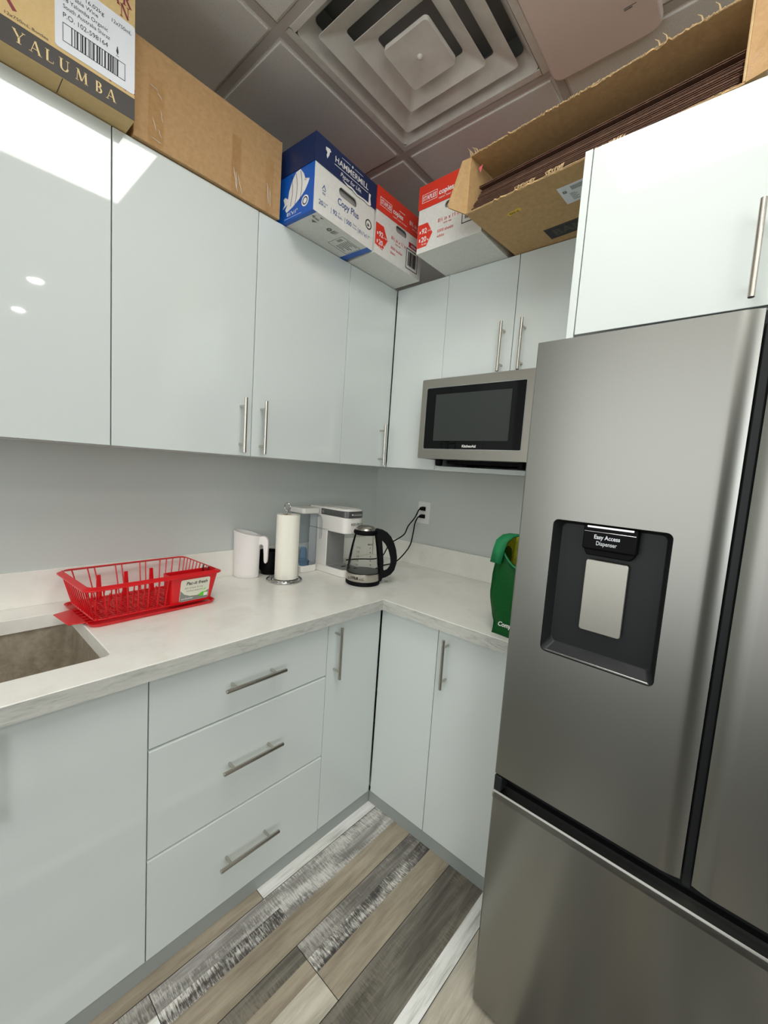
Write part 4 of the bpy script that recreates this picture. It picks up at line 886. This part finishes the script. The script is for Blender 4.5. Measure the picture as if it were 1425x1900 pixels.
m = MB(); N_ = 16; vv = []; fs = []
for k in range(N_+1):
    a = math.atan2(LAT.y,LAT.x)+R(-60+9*k); u = k/N_; rr_ = .0445+.014*math.sin(u*math.pi*.62)
    for z_ in (z0_+.001, z1_-.001): vv.append((rc.x+rr_*math.cos(a), rc.y+rr_*math.sin(a), z_)); vv.append((rc.x+(rr_-.0008)*math.cos(a), rc.y+(rr_-.0008)*math.sin(a), z_))
for k in range(N_): a = 4*k; fs += [(a,a+4,a+6,a+2),(a+1,a+3,a+7,a+5),(a+2,a+6,a+7,a+3),(a,a+1,a+5,a+4)]
fs += [(0,2,3,1),(4*N_,4*N_+1,4*N_+3,4*N_+2)]
m.add(vv, fs); m.build('loose_sheet', M_paper, t, world=True, smooth=True)

# coffee maker: C-shaped body facing the camera side of the counter (-y)
kx0, kx1, kyb = -.553, -.435, -.045
t = thing('coffee_maker', 'white single-cup coffee maker with a grey lever lid and clear side tank', 'coffee maker', ((kx0+kx1)/2,-.19,ZW))
def dshape(yf, r=.052, inset=0, yb=kyb):
    x0, x1 = kx0+inset, kx1-inset; yf += inset; P = [(x1,yb),(x0,yb)]
    n_ = 10; cx = (x0+x1)/2; hw = (x1-x0)/2; 
    for k in range(n_*2+1): a = R(180+180*k/(2*n_)); P.append((cx+hw*math.copysign(abs(math.cos(a))**.62,math.cos(a)), yf+r-r*abs(math.sin(a))**.62))
    return P
m = MB(); m.poly(FZ, dshape(-.318), ZW, ZW+.034); m.build('base', M_whiteplastic, t, world=True, bevel=.004, seg=3)
m = MB(); m.poly(FZ, [(kx0,-.182),(kx1,-.182),(kx1,kyb),(kx0,kyb)], ZW+.0335, ZW+.215); m.build('column', M_whiteplastic, t, world=True, bevel=.003)
MB().box(kx0+.002,kx1-.004,-.1835,-.1822,ZW+.036,ZW+.212).build('recess_panel', M_greyplastic, t, world=True)
m = MB(); m.poly(FZ, dshape(-.312), ZW+.206, ZW+.318); m.build('head', M_whiteplastic, t, world=True, bevel=.004, seg=3)
m = MB(); m.poly(FZ, dshape(-.3155,inset=-.0008)[2:]+[(kx1+.0008,-.13),(kx0-.0008,-.13)], ZW+.280, ZW+.312); m.build('lever_band', M_lidgrey, t, world=True, bevel=.003)
m = MB(); m.poly(FZ, [(kx0+.028,-.3215),(kx1-.028,-.3215),(kx1-.026,-.310),(kx0+.026,-.310)], ZW+.292, ZW+.302); m.build('lever_grip', M_chrome, t, world=True, bevel=.003)
m = MB(); m.circ(Face((kx0-.0009,-.146,ZW+.296),(0,-1,0),(0,0,1)),0,0,0,.008,20,0,.001); m.build('lever_pivot', M_greyplastic, t, world=True)
m = MB(); m.poly(FZ, dshape(-.312,inset=.008,yb=-.14), ZW+.318, ZW+.3205); m.build('lid', M_whiteplastic, t, world=True, bevel=.001)
m = MB(); m.lathe([(.014,ZW+.196),(.022,ZW+.200),(.024,ZW+.2065)], ((kx0+kx1)/2,-.245), 28); m.build('nozzle', M_whiteplastic, t, world=True, smooth=True)
m = MB(); m.poly(FZ, dshape(-.312,inset=.006,yb=-.19), ZW+.034, ZW+.0365); dt = m.build('drip_tray', M_greyplastic, t, world=True, bevel=.001)
m = MB(); m.lathe([(.012,ZW+.0366),(.012,ZW+.0372),(.0001,ZW+.0372)], ((kx0+kx1)/2,-.245), 24, 1.2, .7); m.build('drain_hole', M_black, dt, world=True)
KF = Face((kx0,-.3125,ZW),(1,0,0),(0,0,1)); m = MB(); m.text(KF,'KEURIG',.0150,.030,.246,bold=.02,w=.074); m.build('lettering', M_greyink, t, world=True)
# tank
ty0, ty1, tk0, tk1 = -.128, -.020, -.655, -.560
m = MB(); m.poly(FZ, rrect(tk0,tk1,ty0,ty1,.014,4), ZW, ZW+.032); m.build('tank_base', M_whiteplastic, t, world=True, bevel=.003)
m = MB(); A1 = rrect(tk0+.003,tk1-.002,ty0+.003,ty1-.003,.014,5); n = len(A1); m.add([(x,y,ZW+.0325) for x,y in A1]+[(x,y,ZW+.284) for x,y in A1], [(i,(i+1)%n,n+(i+1)%n,n+i) for i in range(n)]+[tuple(range(n))[::-1]]); m.build('tank', M_tank, t, world=True, smooth=True)
m = MB(); m.poly(FZ, rrect(tk0-.006,tk1+.001,ty0-.004,ty1+.002,.016,5), ZW+.284, ZW+.310); m.build('tank_lid', M_whiteplastic, t, world=True, bevel=.004, seg=3)
m = MB(); m.tube([Vector((tk1-.014,ty0-.0,ZW+.275)),Vector((tk1-.012,ty0-.018,ZW+.272)),Vector((tk1-.010,ty0-.026,ZW+.255)),Vector((tk1-.010,ty0-.026,ZW+.175)),Vector((tk1-.011,ty0-.022,ZW+.165))], [.005,.005,.0055,.0055,.004], 10); m.build('tank_handle', M_tank, t, world=True, smooth=True)
m = MB(); m.lathe([(.0001,ZW+.034),(.030,ZW+.034),(.032,ZW+.046),(.018,ZW+.052),(.016,ZW+.10),(.011,ZW+.112),(.0001,ZW+.113)], ((tk0+tk1)/2,-.074), 24); m.build('tank_filter', M_bluewater, t, world=True, smooth=True)

# kettle
kc = Vector((-.526,-.411)); KC = Vector((kc.x,kc.y,ZW)); LK = Face(KC, LAT, (0,0,1))
t = thing('electric_kettle', 'clear glass electric kettle with a black D handle and steel band', 'kettle', tuple(KC))
m = MB(); m.lathe([(.0001,ZW),(.074,ZW),(.0775,ZW+.004),(.0775,ZW+.014),(.075,ZW+.018),(.0001,ZW+.018)], tuple(kc), 56); m.build('power_base', M_black, t, world=True, smooth=True)
m = MB(); m.lathe([(.0745,ZW+.0185),(.0765,ZW+.022),(.0768,ZW+.052),(.0755,ZW+.0535)], tuple(kc), 56); m.build('steel_band', M_handle, t, world=True, smooth=True)
m = MB(); m.lathe([(.0755,ZW+.0536),(.0742,ZW+.07),(.0705,ZW+.10),(.066,ZW+.135),(.059,ZW+.175),(.052,ZW+.205),(.048,ZW+.228)], tuple(kc), 56); m.build('glass_body', M_glass, t, world=True, smooth=True)
m = MB(); m.lathe([(.0001,ZW+.054),(.069,ZW+.054),(.072,ZW+.056)], tuple(kc), 48); m.build('heating_plate', mat('heating_plate_steel', (120,120,118), .35, .9), t, world=True, smooth=True)
m = MB(); m.lathe([(.0485,ZW+.222),(.0535,ZW+.228),(.054,ZW+.236),(.050,ZW+.243),(.0001,ZW+.243)], tuple(kc), 48); m.build('lid_rim', M_black, t, world=True, smooth=True)
m = MB(); m.lathe([(.047,ZW+.2432),(.043,ZW+.252),(.033,ZW+.259),(.018,ZW+.2625),(.0001,ZW+.2635)], tuple(kc), 40); m.build('lid', M_handle, t, world=True, smooth=True)
m = MB(); m.add([LK.p(-.046,.226,-.020),LK.p(-.046,.226,.020),LK.p(-.066,.229,0),LK.p(-.052,.196,0),LK.p(-.050,.205,-.014),LK.p(-.050,.205,.014)],[(2,0,4,3),(1,2,3,5)]); m.build('spout', M_glass, t, world=True)
ho = [(.030,.246),(.050,.2515),(.075,.247),(.097,.236),(.115,.218),(.131,.190),(.142,.160),(.148,.128),(.147,.100),(.139,.068),(.124,.048),(.104,.035),(.088,.028),(.084,.014),(.066,.012),(.070,.052),(.067,.08),(.0615,.12),(.055,.16),(.047,.205),(.040,.225)]
hi = [(.076,.200),(.092,.184),(.106,.160),(.116,.130),(.120,.104),(.117,.084),(.107,.068),(.094,.060),(.090,.066),(.089,.10),(.084,.14),(.079,.175)]
m = loops_mb([ho, hi[::-1]], -.012, .012, LK); m.build('handle', M_black, t, world=True, bevel=.0045, seg=3)
m = MB(); m.tube([LK.p(.086,.018,.0),LK.p(.100,.020,.004),LK.p(.112,.017,.006),LK.p(.112,.013,.0),LK.p(.100,.012,-.002)], .003, 8); m.build('switch', M_tank, t, world=True, smooth=True)
CAMD = -DEP
def on_glass(an, z):   # small frame on the glass wall facing the viewer side
    rr_ = .0742+(.052-.0742)*(z-.07)/.135; dr_ = (CAMD*math.cos(an)+LAT*math.sin(an)).normalized(); X_ = Vector((0,0,1)).cross(dr_)*1.0
    return Face(KC+dr_*(rr_+.001)+Vector((0,0,z)), X_, (0,0,1))
m = MB()
for an, lst in ((-.42,(('1.7 L',.166),('1.5',.148),('1.2',.128),('1.0',.110),('0.8',.092),('MIN',.076))),(.45,(('MAX',.182),('7',.165),('6',.148),('5',.130),('4',.112),('3',.094)))):
    for s_t, z in lst: m.text(on_glass(an,z), s_t, .0105, 0, 0, 'CENTER', .02)
m.build('measure_marks', M_blackink, t, world=True)
dr_ = (CAMD*math.cos(-.35)+LAT*math.sin(-.35)); m = MB(); m.text(Face(KC+dr_*.0772+Vector((0,0,.030)), Vector((0,0,1)).cross(dr_), (0,0,1)), 'LOTUS', .0155, -.015, 0, 'CENTER', .03); m.text(Face(KC+dr_*.0782+Vector((0,0,.030)), Vector((0,0,1)).cross(dr_), (0,0,1)), 'GOURMET', .006, .012, 0, 'LEFT', .02); m.build('lettering', M_blackink, t, world=True)

# outlet and the two cords
t = thing('wall_outlet', 'pale double wall socket on the right wall above the worktop', 'outlet', (-.0005,-.346,1.211))
OF = Face((-.0005,-.346,1.211),(0,-1,0),(0,0,1))
m = MB(); m.poly(OF, rrect(-.040,.040,-.060,.060,.004,3), 0, .005); m.build('cover_plate', M_plate, t, world=True, bevel=.0015)
for z_ in (.020,-.022):
    m = MB(); m.poly(OF, rrect(-.017,.017,z_-.015,z_+.015,.006,4), .005, .007); m.build('socket', M_whiteplastic, t, world=True)
def cord(name, label, pts, plug):
    # Catmull-Rom through the points
    P = [Vector(p) for p in pts]; out = []
    Q = [P[0]*2-P[1]]+P+[P[-1]*2-P[-2]]
    for i in range(1, len(Q)-2):
        for k in range(7):
            u = k/7; a, b, c, d_ = Q[i-1], Q[i], Q[i+1], Q[i+2]
            out.append(.5*((2*b)+(c-a)*u+(2*a-5*b+4*c-d_)*u*u+(3*b-a-3*c+d_)*u**3))
    out.append(P[-1])
    t = thing(name, label, 'power cord', pts[0]); m = MB(); m.tube(out, .0034, 8); m.build('cable', M_black, t, world=True, smooth=True)
    p = P[0]; m = MB(); m.add([p+Vector(q) for q in ((.0235,-.015,-.0115),(.0235,.015,-.0115),(.0235,.015,.0115),(.0235,-.015,.0115),(-.008,-.007,-.007),(-.008,.007,-.007),(-.008,.007,.007),(-.008,-.007,.007))],[(0,1,2,3),(7,6,5,4),(0,4,5,1),(1,5,6,2),(2,6,7,3),(3,7,4,0)])
    m.build('plug', M_black, t, world=True, bevel=.003)
cord('power_cord', 'black power cord in the upper socket, running behind the kettle to the coffee maker', [(-.032,-.346,1.233),(-.040,-.337,1.226),(-.047,-.318,1.180),(-.050,-.280,1.130),(-.060,-.262,1.080),(-.080,-.208,1.035),(-.10,-.192,1.014),(-.148,-.198,.964),(-.19,-.20,.951),(-.24,-.20,.950),(-.326,-.20,.960),(-.40,-.198,.966),(-.431,-.198,.967)], 1)
cord('power_cord', 'black power cord in the lower socket, curving down to the base of the kettle', [(-.032,-.346,1.191),(-.040,-.336,1.187),(-.042,-.320,1.155),(-.042,-.313,1.105),(-.044,-.300,1.030),(-.060,-.274,.974),(-.082,-.246,.932),(-.125,-.243,.9195),(-.20,-.245,.9192),(-.33,-.29,.9192),(-.42,-.345,.921),(-.462,-.372,.924)], 2)

# green insulated bag
t = thing('insulated_bag', 'green insulated shopping bag standing open between worktop edge and fridge', 'bag', (-.53,-1.165,ZW))
by0, by1 = -1.250, -1.088
def prof_left(z):   # bulge of the side seams with height
    tb = [(0,0),(.012,.0),(.030,-.007),(.06,.004),(.13,.018),(.20,.016),(.245,.009),(.32,.004)]
    for (a, va), (b, vb) in zip(tb, tb[1:]):
        if z <= b: return va+(vb-va)*(z-a)/(b-a)
    return tb[-1][1]
m = MB(); NZ, NY = 16, 10; vv = []; fs = []
def ztop(u): return .315-.085*math.sin(math.pi*min(1,max(0,(u-.02))))**.8   # u: 0 left .. 1 right
for j in range(NZ+1):
    for i in range(NY+1):
        u = i/NY; z = ztop(u)*j/NZ; bul = .018*math.sin(math.pi*u)**.7*math.sin(math.pi*min(1,j/NZ*.9+.08)); y = by1+(by0-by1)*u+prof_left(z)*(1-2*u)
        vv.append((-.598-bul+.006*math.sin(9*u+z*40)*.4+.10*max(0,z-.2)*0, y, ZW+z))
for j in range(NZ):
    for i in range(NY): a = j*(NY+1)+i; fs.append((a,a+1,a+NY+2,a+NY+1))
m.add(vv, fs)
# sides and back
for u in (0,1):
    vv = []; fs = []
    for j in range(NZ+1):
        for i in range(5):
            z = .315*j/NZ; y = by1+(by0-by1)*u+prof_left(z)*(1-2*u); vv.append((-.598+.13*i/4, y-(.012*math.sin(math.pi*i/4)*math.sin(math.pi*j/NZ))*(1-2*u), ZW+z))
    for j in range(NZ):
        for i in range(4): a = j*5+i; fs.append((a,a+1,a+6,a+5))
    m.add(vv, fs)
m.box(-.470,-.467,by0,by1+.010,ZW+.05,ZW+.318); m.box(-.470,-.467,by0,by1,ZW,ZW+.05); m.box(-.598,-.468,by0,by1,ZW,ZW+.003)
o = m.build('bag_body', M_green, t, world=True, smooth=True); so = o.modifiers.new('s','SOLIDIFY'); so.thickness = .0025; so.offset = 0
m = MB(); m.box(-.4735,-.4705,by0+.004,by1+.009,ZW+.10,ZW+.314); m.build('lining', M_lime, t, world=True)
m = MB(); vv = []; fs = []
for j in range(5):
    for i in range(4): z = .315-.16*j/4; vv.append((-.592+.121*i/3, by1-.004+prof_left(z)*.9, ZW+z))
for j in range(4):
    for i in range(3): a = j*4+i; fs.append((a,a+1,a+5,a+4))
m.add(vv, fs); b1 = [Vector((-.5965, by0+.004-prof_left(.3)*.5+.115*i/3*0, ZW+.30)) for i in range(2)]; m.build('lining', M_lime, t, world=True)
m = MB(); m.tube([Vector((-.600-.012*math.sin(math.pi*u), by1+(by0-by1)*u+prof_left(ztop(u))*(1-2*u), ZW+ztop(u))) for u in [k/14 for k in range(15)]], .0035, 6); m.build('binding', M_green2, t, world=True, smooth=True)
# strap folded over the near corner
m = MB(); prf = [(-.52,-1.112,.328),(-.56,-1.100,.332),(-.585,-1.088,.328),(-.606,-1.078,.312),(-.612,-1.072,.280),(-.616,-1.068,.238)]
vv = []
for (x_, y_, z_) in prf: vv += [(x_,y_,ZW+z_),(x_-.002,y_-.020,ZW+z_-.001),(x_-.004,y_-.0202,ZW+z_),(x_-.003,y_-.040,ZW+z_-.002)]
fs = [(4*k+i,4*k+i+1,4*k+i+5,4*k+i+4) for k in range(5) for i in range(3)]
m.add(vv, fs); o = m.build('strap', M_green2, t, world=True, smooth=True); so = o.modifiers.new('s','SOLIDIFY'); so.thickness = .003; so.offset = 0
m = MB(); m.text(Face((-.6150,-1.113,ZW+.036),(0,-1,.0),(0,0,1)), 'Compliments', .021, 0, 0, bold=.03, shear=.3, sx=.9); o = m.build('lettering', M_white, t, world=True)

# little things on the floor in the corner
for (x_, y_, nm, lb, mm) in ((-.60,-.735,'bottle_cap','tiny black round cap on the floor under the corner cabinet',M_black),):
    MB().lathe([(.0001,0.0004),(.0055,.0004),(.0055,.004),(.0001,.004)], (0,0), 16).build(nm, mm, None, loc=(-.628,y_,.0002), label=lb, cat='cap')
MB().poly(Face((0,0,0),(1,0,0),(0,1,0)), [(0,0),(.012,.004),(.016,.009),(.004,.006)], .0002, .0014).build('wood_chip', mat('reddish_brown', (110,52,34), .7), None, loc=(-.655,-.708,.0004), label='tiny reddish brown chip on the floor beside the black cap', cat='chip')
